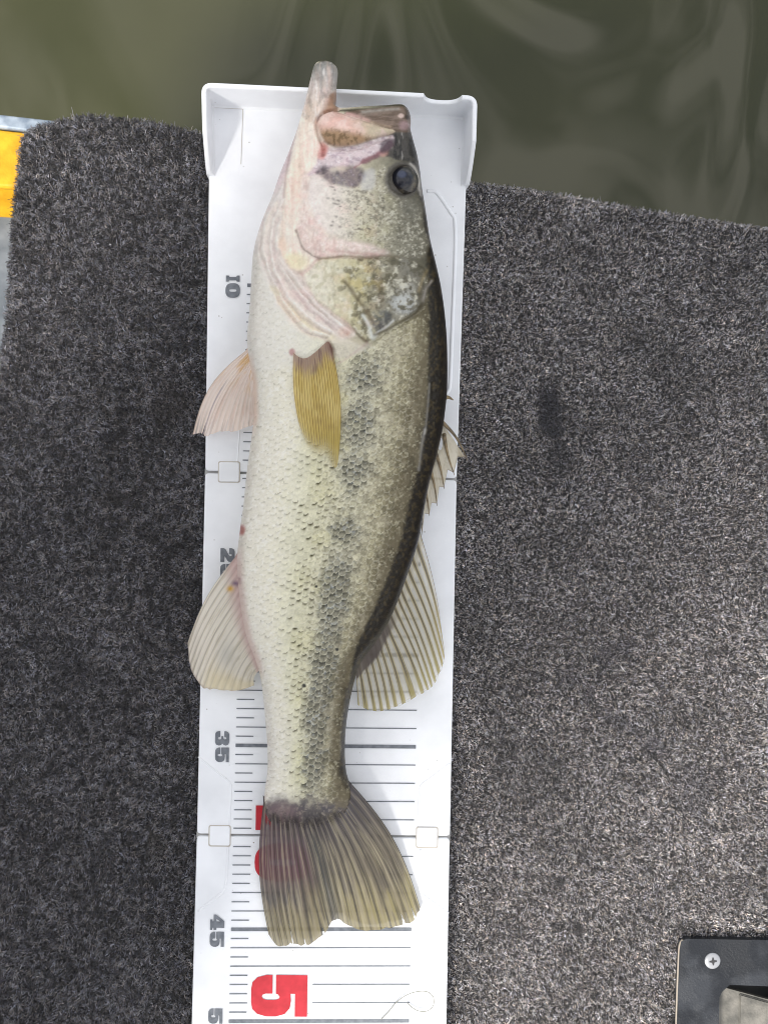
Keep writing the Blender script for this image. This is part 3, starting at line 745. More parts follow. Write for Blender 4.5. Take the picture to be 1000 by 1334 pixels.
# ---- cheek
cheek = [(404, 232), (414, 226), (430, 238), (450, 244), (470, 240), (488, 226), (502, 218), (516, 256), (540, 262), (552, 290), (556, 330), (530, 334), (504, 326), (478, 316), (446, 310), (420, 298), (408, 278), (402, 256)]
mc = poly(cheek, 3)
cu_ = np.clip((x - 405) / 145, 0, 1)
cc = np.stack([np.interp(cu_ + .12 * (n3 - .5), [0, .25, .5, .75, 1], [lin(c)[k] * .92 for c in ((228, 218, 212), (222, 214, 202), (196, 190, 166), (152, 149, 130), (128, 124, 108))]) for k in range(3)], -1)
col = col * (1 - mc[:, None]) + cc * mc[:, None]
hu, hv, hh, hok = scales(x * .94 + y * .34 + 90 + 4 * (n2 - .5), y * .94 - x * .34 + 300 + 4 * (n1 - .5), 5.4, 5.6, 3.5, 4.9, 300)
hp = sstep(-hv, -.1, .5) * hok; cam_ = mc * sstep(cu_, .12, .4)
paint(cam_ * hp * (.15 + .85 * hh) * (.4 + 1.2 * n3), (92, 86, 70), .85); paint(cam_ * sstep(fbm(x / 3, y / 2.4, 177, 3), .53, .68), (228, 225, 208), .5); paint(cam_ * sstep(1 - fbm(x / 2.8, y / 2.2, 179, 3), .54, .68), (90, 85, 70), .55)
paint(mc * sstep(cu_, .25, .5) * (1 - sstep(cu_, .6, .85)) * sstep(n3, .45, .6), (198, 194, 152), .3)
for k in range(34):
    bx, by = 425 + 75 * hash2(np.array([k]), np.array([1]), 5)[0], 244 + 62 * hash2(np.array([k]), np.array([2]), 5)[0]
    paint(blob(bx, by, 1.2 + 2 * hash2(np.array([k]), np.array([3]), 5)[0], 1.3, .2, .6) * mc, (96, 90, 84), .3 + .5 * hash2(np.array([k]), np.array([4]), 5)[0])
rel += mc * (.16 * hv * hok + .35)
paint(blob(538, 268, 16, 16) * hd, (126, 124, 112), .6)
# ---- crown skin beside the eye, and snout
snout = [(506, 178), (520, 172), (534, 172), (542, 198), (549, 232), (551, 262), (545, 250), (536, 216), (520, 208), (508, 206), (498, 198)]
ms = poly(snout, 2); paint(ms, (92, 88, 84), .92); paint(ms * sstep(fbm(x / 3, y / 8, 171, 3), .5, .62), (48, 46, 46), .8); paint(ms * sstep(fbm(x / 3.4, y / 12, 173, 2), .62, .76), (186, 182, 176), .6)  # pale flecks are highlights put into the snout's colour
# ---- folds between upper jaw and cheek
fold = [(422, 194), (438, 192), (456, 191), (480, 184), (508, 176), (512, 186), (500, 200), (486, 206), (470, 214), (450, 216), (430, 218), (412, 226), (400, 228), (412, 212)]
mf = poly(fold, 2); paint(mf, (214, 198, 200), .95); paint(mf * sstep(fbm((x + y) / 9, (y - x * .3) / 3, 175, 3), .5, .65), (176, 158, 166), .8); paint(mf * sstep(n2, .58, .72), (236, 228, 228), .6)
dark = [(412, 224), (422, 216), (434, 221), (446, 222), (458, 216), (470, 220), (476, 230), (466, 242), (448, 242), (430, 238), (420, 230)]
md = poly(dark, 4.5) * (.6 + .7 * n2); paint(md, (126, 116, 120), .9); paint(md * sstep(n1, .5, .66), (88, 82, 88), .8); paint(md * sstep(n2, .58, .7), (176, 168, 172), .5)
paint(poly([(474, 224), (486, 220), (490, 236), (484, 248), (470, 246)], 3), (200, 200, 202), .55)
paint(poly([(470, 208), (486, 202), (496, 194), (508, 182), (512, 190), (502, 200), (488, 208), (474, 214)], 2), (150, 108, 116), .75)
paint(stroke([(462, 217), (474, 210), (486, 205), (497, 198)], 1.8, True), (156, 98, 102), .6); paint(blob(500, 201, 6, 3.4, -.4), (206, 156, 142), .6)
paint(poly([(496, 186), (508, 180), (514, 186), (504, 198), (494, 198)], 2), (74, 62, 74), .7)
paint(poly([(418, 184), (428, 190), (427, 198), (422, 208), (414, 206), (416, 194)], 2.5), (204, 142, 134), .8)
# ---- lower jaw
jaw = [(404, 104), (409, 86), (419, 80), (432, 82), (442, 94), (440, 128), (440, 146), (426, 147), (416, 152), (408, 160), (394, 150)]
mj = poly(jaw, 2); jy = np.clip((y - 84) / 60, 0, 1)
jc = np.stack([np.interp(jy + .2 * (n3 - .5), [0, .25, .55, 1], [lin(c)[k] * .92 for c in ((138, 138, 134), (178, 176, 174), (206, 198, 192), (222, 204, 188))]) for k in range(3)], -1)
col = col * (1 - mj[:, None]) + jc * mj[:, None]
paint(mj * sstep(fbm(x / 3, y / 22, 181, 3), .48, .62), (186, 168, 154), .5); paint(mj * sstep(fbm(x / 2.6, y / 16, 183, 3), .55, .68), (226, 222, 218), .6)
paint(poly([(430, 124), (440, 122), (440, 146), (424, 147), (420, 142), (425, 132)], 2), (168, 126, 96), .85)
paint(mj * sstep(x, 434, 440) * sstep(110 - y, 0, 20), (206, 202, 192), .6)
rel += mj * (.9 * fbm(x / 4, y / 26, 185, 3) + .3 * n2)
paint(mj * sstep(fbm(x / 4.5, y / 9, 229, 3), .52, .66), (132, 126, 120), .45)
paint(mj * stroke([(428, 90), (430, 108), (427, 126), (422, 142)], 3), (206, 186, 176), .6)
paint(mj * stroke([(412, 92), (408, 112), (402, 134)], 2.2), (150, 138, 130), .5)
# ---- maxilla and upper lip
maxi = [(414, 158), (418, 150), (431, 145.5), (446, 148.5), (461, 154), (480, 159.5), (497, 165.5), (514, 171), (502, 176), (484, 181), (470, 186.5), (453, 190), (437, 190), (425, 186), (417, 172)]
dm = pdist(maxi); mm_ = sstep(dm, -1.2, 1.2)
prem = [(448, 147), (472, 143), (498, 140), (519, 138), (530, 142), (536, 154), (535, 171), (520, 172), (512, 170), (497, 164), (480, 158), (462, 152.5)]
dp = pdist(prem); mq = sstep(dp, -1, 1.2)
paint(mq, (146, 126, 112), .95); paint(mq * sstep(fbm(x / 14, y / 2.4, 187, 3), .5, .62), (112, 92, 76), .7)
paint(stroke([(472, 147), (496, 144.5), (518, 142.5)], 2.4), (178, 172, 164), .8); paint(stroke([(474, 156), (492, 162), (508, 166)], 1.5), (190, 168, 146), .7)
paint(stroke([(452, 148), (466, 153), (480, 158)], 2.2), (214, 178, 172), .7)
paint(blob(522, 153, 3.6, 2.6), (224, 200, 190), .9); paint(blob(529, 154, 3, 3.4), (70, 58, 52), .9); paint(blob(526, 165, 7, 5), (176, 148, 150), .8); paint(blob(532, 146, 5, 6), (96, 88, 80), .7)
paint(mm_, (222, 184, 172), .98)
mt_ = np.clip((x - 414) / 100, 0, 1); low = sstep(y - (163 + 0.16 * (x - 414)) + 8 * (n1 - .5), 0, 12)
paint(mm_ * sstep(mt_, .35, .7), (202, 192, 164), .85); paint(mm_ * low * (1 - .4 * sstep(mt_, .6, .9)), (162, 132, 92), .85); paint(mm_ * low * sstep(n2, .5, .66), (112, 90, 58), .7)
paint(mm_ * (1 - low) * sstep(n1, .5, .66), (232, 206, 196), .7); paint(stroke([(430, 147), (447, 151), (464, 157), (482, 162), (500, 168)], 1.2), (128, 88, 80), .35)
paint(stroke([(422, 184), (437, 191), (454, 191), (472, 187), (486, 181), (504, 176)], 1.4), (84, 68, 50), .4)
rel += 4.6 * np.sqrt(np.clip(dm / 15, 0, 1)) ; rel += 1.8 * np.sqrt(np.clip(dp / 10, 0, 1)) * (1 - mm_)
rel -= 2.4 * stroke([(440, 143), (428, 145), (417, 151), (413, 162), (415, 176), (421, 190), (421, 202)], 2.4)
paint(stroke([(440, 143.5), (428, 144.5), (418, 149.5), (412.5, 160), (414.5, 176), (420, 189)], 1.2), (126, 88, 74), .35)
rel -= 1.6 * stroke([(424, 194), (440, 194), (456, 194), (474, 190), (490, 184), (506, 178)], 3.0)
rel -= .9 * stroke([(404, 228), (416, 219), (430, 220), (450, 219), (466, 214), (482, 208), (500, 198)], 2.6); rel -= .8 * md
rel += mf * .8 * (fbm((x + y) / 10, (y - x * .3) / 4, 189, 3))
# ---- gill plates
oper = [(414, 337), (440, 336), (480, 336), (522, 335), (550, 348), (557, 366), (556, 386), (546, 402), (528, 414), (506, 424), (490, 438), (481, 447), (468, 438), (450, 422), (431, 408), (411, 391), (398, 375), (394, 361), (404, 350)]
do = pdist(oper); mo2 = sstep(do, -1.5, 2)
ou = np.clip((x - 396) / 160, 0, 1)
oc = np.stack([np.interp(ou + .16 * (n3 - .5), [0, .2, .42, .62, .82, 1], [lin(c)[k] * .92 for c in ((220, 213, 198), (213, 207, 184), (194, 187, 150), (162, 157, 134), (142, 139, 126), (116, 110, 92))]) for k in range(3)], -1)
col = col * (1 - mo2[:, None]) + oc * mo2[:, None]
paint(mo2 * sstep(fbm(x / 8, y / 8, 191), .5, .62) * sstep(ou, .15, .35), (100, 94, 68), .68); paint(mo2 * sstep(fbm(x / 6, y / 6, 193), .54, .68), (222, 219, 200), .65); paint(mo2 * (1 - sstep(ou, .2, .4)) * sstep(fbm(x / 4, y / 5, 167, 3), .5, .66), (178, 172, 140), .55)
paint(mo2 * blob(470, 366, 28, 20) * sstep(n1, .42, .58), (190, 174, 110), .5); paint(mo2 * sstep(ou, .3, .5) * sstep(fbm(x / 3.4, y / 3.4, 195, 3), .56, .7), (82, 80, 68), .45)
paint(blob(524, 396, 16, 13) * sstep(n2, .42, .56), (196, 200, 198), .75); paint(blob(528, 376, 12, 9) * sstep(n2, .48, .6), (196, 196, 186), .6)
paint(stroke([(449, 368), (458, 380), (468, 394), (478, 408), (486, 422)], 3.0), (126, 114, 86), .75); rel += .5 * stroke([(444, 372), (454, 386), (464, 400), (476, 416)], 4)
rel -= .5 * stroke([(449, 368), (458, 380), (468, 394), (478, 408), (486, 422)], 2)
paint(poly([(487, 428), (496, 420), (501, 410), (506, 406), (511, 412), (510, 419), (502, 425), (492, 433)], 2.2) * (.45 + .8 * n2), (70, 74, 78), .8)
paint(poly([(484, 414), (494, 408), (502, 404), (506, 412), (498, 420), (488, 428), (482, 424)], 3) * sstep(n2, .3, .6), (112, 116, 114), .7)
paint(stroke([(472, 412), (479, 422), (482, 432), (485, 441), (490, 436)], 2.2), (214, 218, 212), .85); paint(stroke([(492, 433), (502, 427), (512, 418)], 1.3), (206, 208, 206), .8)
paint(stroke([(488, 437), (504, 429), (520, 420), (538, 410), (549, 398)], 1.8), (92, 84, 66), .7); paint(stroke([(459, 428), (468, 438), (478, 446)], 1.6), (104, 84, 62), .75)
rel += 1.5 * sstep(do, -1.5, 3) * sstep(ou, 0, .3)
rel += mo2 * (.55 * (fbm(x / 7, y / 7, 197, 3) - .5))
paint(stroke([(545, 380), (549, 366), (556, 352)], 2), (150, 134, 96), .7); paint(stroke([(551, 392), (554, 378), (562, 366)], 1.8), (164, 158, 150), .7)
rel -= .6 * stroke([(547, 392), (551, 376), (557, 358)], 2)
# ridge and crease under the cheek
paint(stroke([(424, 326), (446, 328), (470, 331), (498, 333)], 1.5, True), (190, 156, 148), .5); paint(stroke([(418, 337), (440, 334.5), (470, 335.5), (520, 334)], 1.8, True) * (.3 + n1), (122, 108, 82), .7)
paint(stroke([(440, 315), (462, 318), (484, 323)], 2.0) * (0.5 + 0.5 * np.sin(x * 2.2)), (240, 222, 220), .8); rel += 1.0 * stroke([(410, 322), (440, 323), (470, 327), (498, 330)], 5)
rel -= 1.0 * stroke([(416, 338), (440, 336), (470, 337), (522, 336)], 2.0)
paint(stroke([(386, 300), (389, 314), (396, 325), (406, 332), (416, 336)], 1.4, True) * (.4 + n1), (104, 84, 72), .7); rel += mo * 1.1 * (fbm(x / 4, y / 34, 227, 3) - .3)
rel -= .6 * stroke([(386, 300), (389, 314), (396, 325), (406, 332), (416, 336)], 2)
# Y-shaped seam below the jaw plate
for pl in ([(362, 326), (367, 338), (377, 350), (387, 356.5), (398, 353), (407, 345), (414, 337)], [(393, 357), (395, 364), (399, 375), (411, 391), (431, 408), (449, 421), (461, 431)]):
    paint(stroke(pl, 2.4, True), (204, 180, 172), .7); rel -= .8 * stroke(pl, 2.2)
# ---- gill membrane folds
g1 = [(364, 246), (353, 269), (345, 284), (340, 305), (339.5, 329), (344, 345), (350.5, 362), (358, 378), (365, 391), (376, 408), (390, 424), (404, 434), (424, 440)]
g2 = [(366, 262), (355, 284), (349.5, 305), (349, 320), (351, 340), (356.5, 360), (366.5, 380), (380, 398), (392, 410), (408, 424), (428, 434)]
g3 = [(364, 284), (357.5, 300), (356, 320), (361, 344), (369.5, 360), (380, 375), (392, 391), (407, 406), (422, 418), (438, 428)]
g4 = [(360, 327), (366, 344), (379, 361), (390, 377), (404, 392), (419, 407), (436, 422), (452, 434)]
gband = poly([(360, 262), (345, 284), (339, 310), (339, 330), (350, 362), (364, 391), (390, 424), (424, 442), (462, 438), (449, 421), (411, 391), (395, 362), (376, 350), (362, 326), (364, 300), (368, 270)], 2)
paint(gband, (222, 213, 202), .9); paint(gband * sstep(fbm((x + y) / 26, (x - y) / 4, 199, 3), .5, .62), (206, 192, 184), .6)
paint(poly([(352, 372), (366, 398), (384, 418), (410, 434), (440, 446), (440, 440), (412, 424), (386, 402), (366, 380)], 3), (224, 214, 180), .7)
for g_, wd, dk in ((g1, 1.5, (196, 186, 182)), (g2, 1.9, (198, 184, 180)), (g3, 2.2, (190, 172, 170)), (g4, 1.6, (192, 174, 168))):
    paint(stroke(g_, wd, True) * (.3 + .8 * n1), dk, .75); rel -= 1.0 * stroke(g_, wd * 1.3, True)
    paint(stroke([(a + 3.2, b - 2.6) for a, b in g_], 1.9, True) * (.3 + n1), (238, 232, 226), .7); rel += .55 * stroke([(a + 3.5, b - 2.8) for a, b in g_], 2.2)
paint(blob(449, 433, 9, 7) * n1, (206, 168, 146), .7); paint(poly([(432, 440), (452, 442), (474, 446), (484, 450), (462, 462), (440, 466)], 3), (212, 204, 190), .6)
paint(stroke([(478, 447), (466, 456), (450, 468), (440, 474)], 1.6), (196, 176, 168), .5)
rel -= 1.3 * stroke([(452, 436), (466, 444), (480, 449), (492, 440), (508, 429), (528, 418), (546, 406), (553, 392)], 3)
# pectoral root pocket
paint(blob(429, 455, 5, 11, -.3), (120, 70, 66), .75); rel -= 1.0 * blob(431, 455, 4, 10, -.3); paint(blob(381, 459, 4, 4), (176, 110, 112), .7)
rel += .8 * blob(412, 458, 18, 10)
# eye socket rim
EX, EY, ER = 524.5, 235, 20.0
re_ = np.hypot(x - EX, y - EY)
paint(1 - sstep(re_, ER + 1, ER + 7), (96, 92, 88), .8); rel += 1.2 * np.exp(-((re_ - ER - 2.5) / 3.5) ** 2); rel -= 2.5 * (1 - sstep(re_, ER - 4, ER))
paint(stroke([(534, 214), (541, 222), (545, 236), (545.5, 248)], 1.8), (214, 210, 202), .7)
rel += .35 * (n1 - .5) * hd
cg = np.full(SD.shape + (3,), 0.0); cg[In] = col; wg = In.astype(float)
for k in range(3): cg[..., k] = blur1(blur1(cg[..., k], 2, 0), 2, 1) / np.maximum(blur1(blur1(wg, 2, 0), 2, 1), 1e-3)
soft = (hd * .30)[:, None]; col = col * (1 - soft) + cg[In] * soft
gr = fbm(x / 2.2, y / 2.2, 221, 3) - .5; gr2 = fbm(x / 5, y / 5, 223, 3) - .5
col *= (1 + hd * (.22 * gr + .28 * gr2))[:, None]
pk = sstep(fbm(x / 16, y / 16, 225, 3), .5, .7) * hd * (tb < .7); col = col * (1 + pk[:, None] * np.array([[.03, -.03, -.02]]))
rel += hd * (.4 * gr2 + .16 * gr)
rel *= sstep(d_edge, .5, 7)
lum = col.mean(1, keepdims=True); col = col * np.clip((lum / .42), .02, 1) ** .32
col *= (1 + .10 * hd * (1 - sstep(tb, .45, .75)))[:, None]
col = np.clip(col, 0.004, 0.8)
# ---- mesh: upper skin and underside joined along the outline
Zt = Z0.copy(); Zt[In] += rel * 0.001
gy, gx = np.gradient(SD, G, G)
gl = np.hypot(gx, gy) + 1e-9
inn = SD > 0
cell = inn[:-1, :-1] | inn[1:, :-1] | inn[:-1, 1:] | inn[1:, 1:]
used = np.zeros_like(inn); used[:-1, :-1] |= cell; used[1:, :-1] |= cell; used[:-1, 1:] |= cell; used[1:, 1:] |= cell
VX, VY = GX.copy(), GY.copy(); om = used & ~inn
VX[om] -= (SD * gx / gl)[om]; VY[om] -= (SD * gy / gl)[om]
Zt[om] = ZM[om]
Zb = np.maximum(ZM - H1 * 0.98, 0.0006); Zb = np.where(Zb > ZM, ZM - 0.0002, Zb); Zb[om] = ZM[om]
idx = -np.ones(SD.shape, int); nu = used.sum(); idx[used] = np.arange(nu)
c0 = np.argwhere(cell); i, j = c0[:, 0], c0[:, 1]
Ft = np.stack([idx[i, j], idx[i, j + 1], idx[i + 1, j + 1], idx[i + 1, j]], -1)
idb = -np.ones(SD.shape, int); innu = used & inn; idb[innu] = nu + np.arange(innu.sum()); idb[om] = idx[om]
Fb_ = np.stack([idb[i, j], idb[i + 1, j], idb[i + 1, j + 1], idb[i, j + 1]], -1)
cgrid = np.full(SD.shape + (3,), .5); cgrid[In] = col
V = np.r_[np.stack([VX[used], VY[used], Zt[used]], -1), np.stack([VX[innu], VY[innu], Zb[innu]], -1)]
Cc = np.r_[cgrid[used], cgrid[innu]]
M_skin = mat('fish_skin', (.5, .5, .5, 1), 0.45, 0.22, 0, 0.16, 0.12)
at = N(M_skin, 'ShaderNodeAttribute', attribute_name='Col'); W(M_skin, at.outputs['Color'], P(M_skin).inputs['Base Color'])
nr = N(M_skin, 'ShaderNodeTexNoise', Scale=500.0, Detail=3.0); W(M_skin, pos(M_skin), nr.inputs['Vector'])
rr_ = N(M_skin, 'ShaderNodeMapRange'); rr_.inputs['To Min'].default_value = .28; rr_.inputs['To Max'].default_value = .55
W(M_skin, nr.outputs['Fac'], rr_.inputs['Value']); W(M_skin, rr_.outputs['Result'], P(M_skin).inputs['Roughness'])
add_bump(M_skin, 1600, 0.00018)
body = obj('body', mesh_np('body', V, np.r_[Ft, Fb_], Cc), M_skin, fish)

def skin_z(px, py, it=6):
    """height of the skin where the picture shows (px, py)"""
    z = np.full(np.shape(px), 0.06)
    for _ in range(it):
        w = unproj(px, py, z); fx = np.clip((w[..., 0] - xs[0]) / G, 0, len(xs) - 1.01); fy = np.clip((w[..., 1] - ys[0]) / G, 0, len(ys) - 1.01)
        a, b = np.floor(fx).astype(int), np.floor(fy).astype(int); s, t = fx - a, fy - b
        z = (Z0[b, a] * (1 - s) + Z0[b, a + 1] * s) * (1 - t) + (Z0[b + 1, a] * (1 - s) + Z0[b + 1, a + 1] * s) * t
    return z
# ---- eye: wet dome with a dull dead pupil
ez = float(skin_z(np.array([EX]), np.array([EY]))[0]) - 0.0022
ec = unproj(EX, EY, ez)
nr_, na_ = 26, 64; er = ER * PXM * (DIST - ez) / DIST * 1.03
Ve, Ce, Fe = [], [], []
for a in range(nr_ + 1):
    for b in range(na_):
        th = 2 * math.pi * b / na_; r = a / nr_
        Ve.append((ec[0] + er * r * math.cos(th), ec[1] + er * r * math.sin(th), ez + 0.0052 * (1 - r ** 2.2) - 0.0005))
        Ce.append((r, th))
for a in range(nr_):
    for b in range(na_):
        Fe.append((a * na_ + b, a * na_ + (b + 1) % na_, (a + 1) * na_ + (b + 1) % na_, (a + 1) * na_ + b))
Ve = np.array(Ve); rr2 = np.array(Ce)[:, 0]; tht = np.array(Ce)[:, 1]
px_, py_ = Ve[:, 0] / PXM, Ve[:, 1] / PXM
ecol = np.tile(lin((22, 24, 34))[None], (len(Ve), 1))
def em(m, c):
    global ecol
    ecol = ecol * (1 - m[:, None]) + m[:, None] * lin(c)[None]
pr = np.hypot(Ve[:, 0] - ec[0] + er * .05, Ve[:, 1] - ec[1] - er * .08) / er
em(sstep(pr, .68, .78), (56, 54, 52)); em(sstep(fbm(px_ / 3, py_ / 3, 401), .5, .65) * sstep(pr, .66, .76), (84, 78, 68))
em(np.exp(-((pr - .68) / .045) ** 2), (34, 32, 34)); em(sstep(rr2, .86, .97), (58, 56, 56))
em(.45 * (1 - sstep(np.hypot((Ve[:, 0] - ec[0] + er * .12) / (er * .34), (Ve[:, 1] - ec[1] - er * .22) / (er * .30)), .5, 1.1)), (60, 74, 108))  # blue-grey reflection painted into the pupil
M_eye = mat('eye', (.05, .05, .06, 1), 0.3, 0.35, 0, 0.4, 0.06)
at = N(M_eye, 'ShaderNodeAttribute', attribute_name='Col'); W(M_eye, at.outputs['Color'], P(M_eye).inputs['Base Color'])
obj('eye', mesh_np('eye', Ve, np.array(Fe), ecol), M_eye, fish)

# ---- fins: ribbed membranes, partly clear
def fin_material(name, rough=.4):
    m = mat(name, (.5, .5, .5, 1), rough, .4)
    a = N(m, 'ShaderNodeAttribute', attribute_name='Col'); W(m, a.outputs['Color'], P(m).inputs['Base Color'])
    tr = N(m, 'ShaderNodeBsdfTransparent'); tl_ = N(m, 'ShaderNodeBsdfTranslucent'); W(m, a.outputs['Color'], tl_.inputs['Color'])
    m1 = N(m, 'ShaderNodeMixShader'); m1.inputs[0].default_value = .30
    W(m, P(m).outputs[0], m1.inputs[1]); W(m, tl_.outputs[0], m1.inputs[2])
    m2 = N(m, 'ShaderNodeMixShader'); W(m, a.outputs['Alpha'], m2.inputs[0]); W(m, tr.outputs[0], m2.inputs[1]); W(m, m1.outputs[0], m2.inputs[2])
    W(m, m2.outputs[0], m.node_tree.nodes['Material Output'].inputs['Surface']); return m
M_fin = fin_material('fin_membrane')
def fin(name, base, outer, nray, zf, colf, bow=lambda u: 0 * u, v0=-.1, nu=280, nv=84, ridge_h=.00035, label=None, surf=False, jag=1.5, seed=1, parent=None):
    Bc = smooth_poly(base, 12, False); Oc = smooth_poly(outer, 12, False)
    t = np.linspace(0, 1, len(Bc)); u = np.linspace(0, 1, nu); v = np.linspace(0, 1, nv)
    Bx, By = np.interp(u, t, Bc[:, 0]), np.interp(u, t, Bc[:, 1]); Ox, Oy = np.interp(u, t, Oc[:, 0]), np.interp(u, t, Oc[:, 1])
    UU, VV = np.meshgrid(u, v, indexing='ij')
    ext = 1 + (jag * (vnoise(u * nray * 2.0, u * 0, seed) - .5) * .012)[:, None]
    vv = v0 + (1 - v0) * VV * ext
    X_ = Bx[:, None] * (1 - vv) + Ox[:, None] * vv; Y_ = By[:, None] * (1 - vv) + Oy[:, None] * vv
    nx_, ny_ = -(Oy - By), (Ox - Bx); l = np.hypot(nx_, ny_) + 1e-6
    bw_ = bow(u)[:, None] * np.sin(np.pi * np.clip(vv, 0, 1))
    X_ = X_ + (nx_ / l)[:, None] * bw_; Y_ = Y_ + (ny_ / l)[:, None] * bw_
    ph = (UU + .35 / nray * (fbm(UU * nray * .45, VV * .6, seed + 9, 2) - .5)) * nray; ray = .5 + .5 * np.cos(2 * np.pi * ph)
    colA = colf(UU, np.clip(vv, 0, 1.02), ray, X_, Y_)
    if surf: Z_ = skin_z(X_, Y_) + zf(UU, VV)
    else: Z_ = zf(UU, VV)
    Z_ = Z_ + ridge_h * ray * (1 - .6 * VV) + .0010 * (fbm(UU * 5 + seed, VV * 1.3, seed + 3) - .5) * VV
    w = unproj(X_, Y_, Z_).reshape(-1, 3)
    I = np.arange(nu * nv).reshape(nu, nv)
    F_ = np.stack([I[:-1, :-1], I[1:, :-1], I[1:, 1:], I[:-1, 1:]], -1).reshape(-1, 4)
    o = obj(name, mesh_np(name, w, F_, colA.reshape(-1, 4)), M_fin, parent or fish)
    if label: o['label'] = label
    return o
def cmix(c, m, d):
    m = np.clip(m, 0, 1)[..., None]; return c * (1 - m) + m * (lin(d) * .95)
def cfill(U_, c): return np.tile(lin(c) * .95, U_.shape + (1,))
def with_a(c, a): return np.concatenate([np.clip(c, .003, .9), np.clip(a, 0, 1)[..., None]], -1)
def c_soft(u, v, ray, X_, Y_):
    wob_ = fbm(u * 40, v * 10, 501)
    c = cfill(u, (226, 220, 200)); r = sstep(ray + .25 * (wob_ - .5), .38, .68)
    c = cmix(c, r * .9, (172, 158, 112)); c = cmix(c, r * sstep(v, .5, .95), (178, 164, 100)); c = cmix(c, sstep(ray, .86, .98) * (1 - sstep(v, .5, .95)), (104, 94, 70))
    c = cmix(c, .7 * sstep(np.sin(u * 2 * np.pi * 33 + 2 * v), .8, 1) * r, (100, 88, 52))
    c = cmix(c, (1 - sstep(v + .06 * wob_, .02, .13)) * (.3 + .7 * sstep(u, .4, .6)), (92, 82, 76)); c = cmix(c, 1 - sstep(u, .0, .018), (110, 98, 70))
    c = cmix(c, .6 * np.exp(-((u - .1) / .09) ** 2) * sstep(v, .4, .7), (176, 156, 84))
    a = .42 + .46 * r; a = np.maximum(a, .95 * (1 - sstep(v, .02, .15))); a = np.maximum(a, .9 * (1 - sstep(u, .0, .02)))
    return with_a(c, a - .25 * sstep(v, .96, 1.0))
fin('soft_dorsal_fin', [(549, 700), (541, 726), (534, 752), (527, 774), (520, 793), (512, 811), (503, 829), (495, 846), (485, 860), (474, 872), (464, 884)],
    [(577, 838), (579, 852), (576, 868), (568, 886), (560, 896), (550, 903), (531, 914), (514, 922), (499, 926), (484, 926), (466, 919)], 16,
    lambda u, v: .024 - .019 * sstep(v, -.05, .75), c_soft, bow=lambda u: -4.0 * (1 - u) + 0 * u, v0=-.32, seed=11, label='olive striped see-through rear dorsal fin')
def c_tail(u, v, ray, X_, Y_):
    c = cfill(u, (112, 104, 90)); nn = fbm(u * 24, v * 6, 511); nf = fbm(u * 90, v * 3, 513)
    c = cmix(c, sstep(v + .5 * (nn - .5), .50, .85), (152, 142, 108)); c = cmix(c, sstep(v, .6, .9) * sstep(nn, .45, .6) * sstep(u, .5, .7), (158, 148, 104))
    c = cmix(c, (1 - sstep(v, .05, .5)) * .9, (84, 78, 84)); c = cmix(c, (1 - sstep(u, .35, .5)) * np.exp(-((v - .38) / .25) ** 2) * .7, (108, 76, 92))
    c = cmix(c, np.exp(-((u - .47 - .03 * v) / .055) ** 2) * .8 * sstep(v, .1, .3), (72, 76, 78)); c = cmix(c, .6 * np.exp(-((v - .62 + .3 * (nn - .5)) / .05) ** 2) * (1 - sstep(u, .28, .36)), (58, 58, 64))
    c = cmix(c, sstep(ray, .72, .95) * .4, (166, 156, 138)); c = cmix(c, (1 - sstep(ray, .0, .14)) * (.25 + .8 * fbm(u * 18, v * 3, 515)), (60, 56, 52)); c = cmix(c, sstep(nf, .54, .7) * .6, (76, 70, 60)); c = cmix(c, sstep(1 - nf, .58, .72) * .4, (190, 180, 150))
    c = cmix(c, sstep(np.abs(u - .5), .488, .498), (58, 54, 48))
    a = .98 - .08 * sstep(v, .4, .8) - .04 * (1 - ray); a = a - .06 * (1 - sstep(u, .3, .45)) * np.exp(-((v - .42) / .2) ** 2)
    for us, vs, ww in ((.205, .84, .006), (.30, .93, .004), (.86, .9, .006), (.93, .9, .006), (.39, .92, .004)):
        a = np.where((np.abs(u - us) < ww * sstep(v, vs, 1.0)) & (v > vs), 0, a)
    fade = sstep(v + .16 * (fbm(u * 40, v * 2, 517) - .5), .0, .13); ed_ = np.maximum(1 - sstep(u, .03, .12), sstep(u, .80, .90)); a = a * np.maximum(fade, ed_)
    return with_a(c, a)
tb_, to_ = ([(343, 1046), (347, 1050), (353, 1054), (361, 1057), (369, 1060), (378, 1062), (388, 1063), (397, 1063), (405, 1062), (413, 1060), (421, 1057), (429, 1053), (437, 1048), (445, 1041), (451, 1032), (455, 1018)],
            [(350, 1218), (360, 1231), (372, 1231.5), (381, 1229), (391, 1231.5), (406, 1228), (424, 1214), (433, 1200), (441, 1198), (456, 1206), (472, 1211), (492, 1211.5), (510, 1207.5), (528, 1203), (541, 1196), (546.5, 1180)])
fin('tail_fin', tb_, to_, 22, lambda u, v: .0135 - .0105 * sstep(v, 0, .8), c_tail, bow=lambda u: 9 - 22 * u, v0=-.06, nu=420, nv=110, seed=21, ridge_h=.0004, label='frayed brownish tail fin with dark rays')
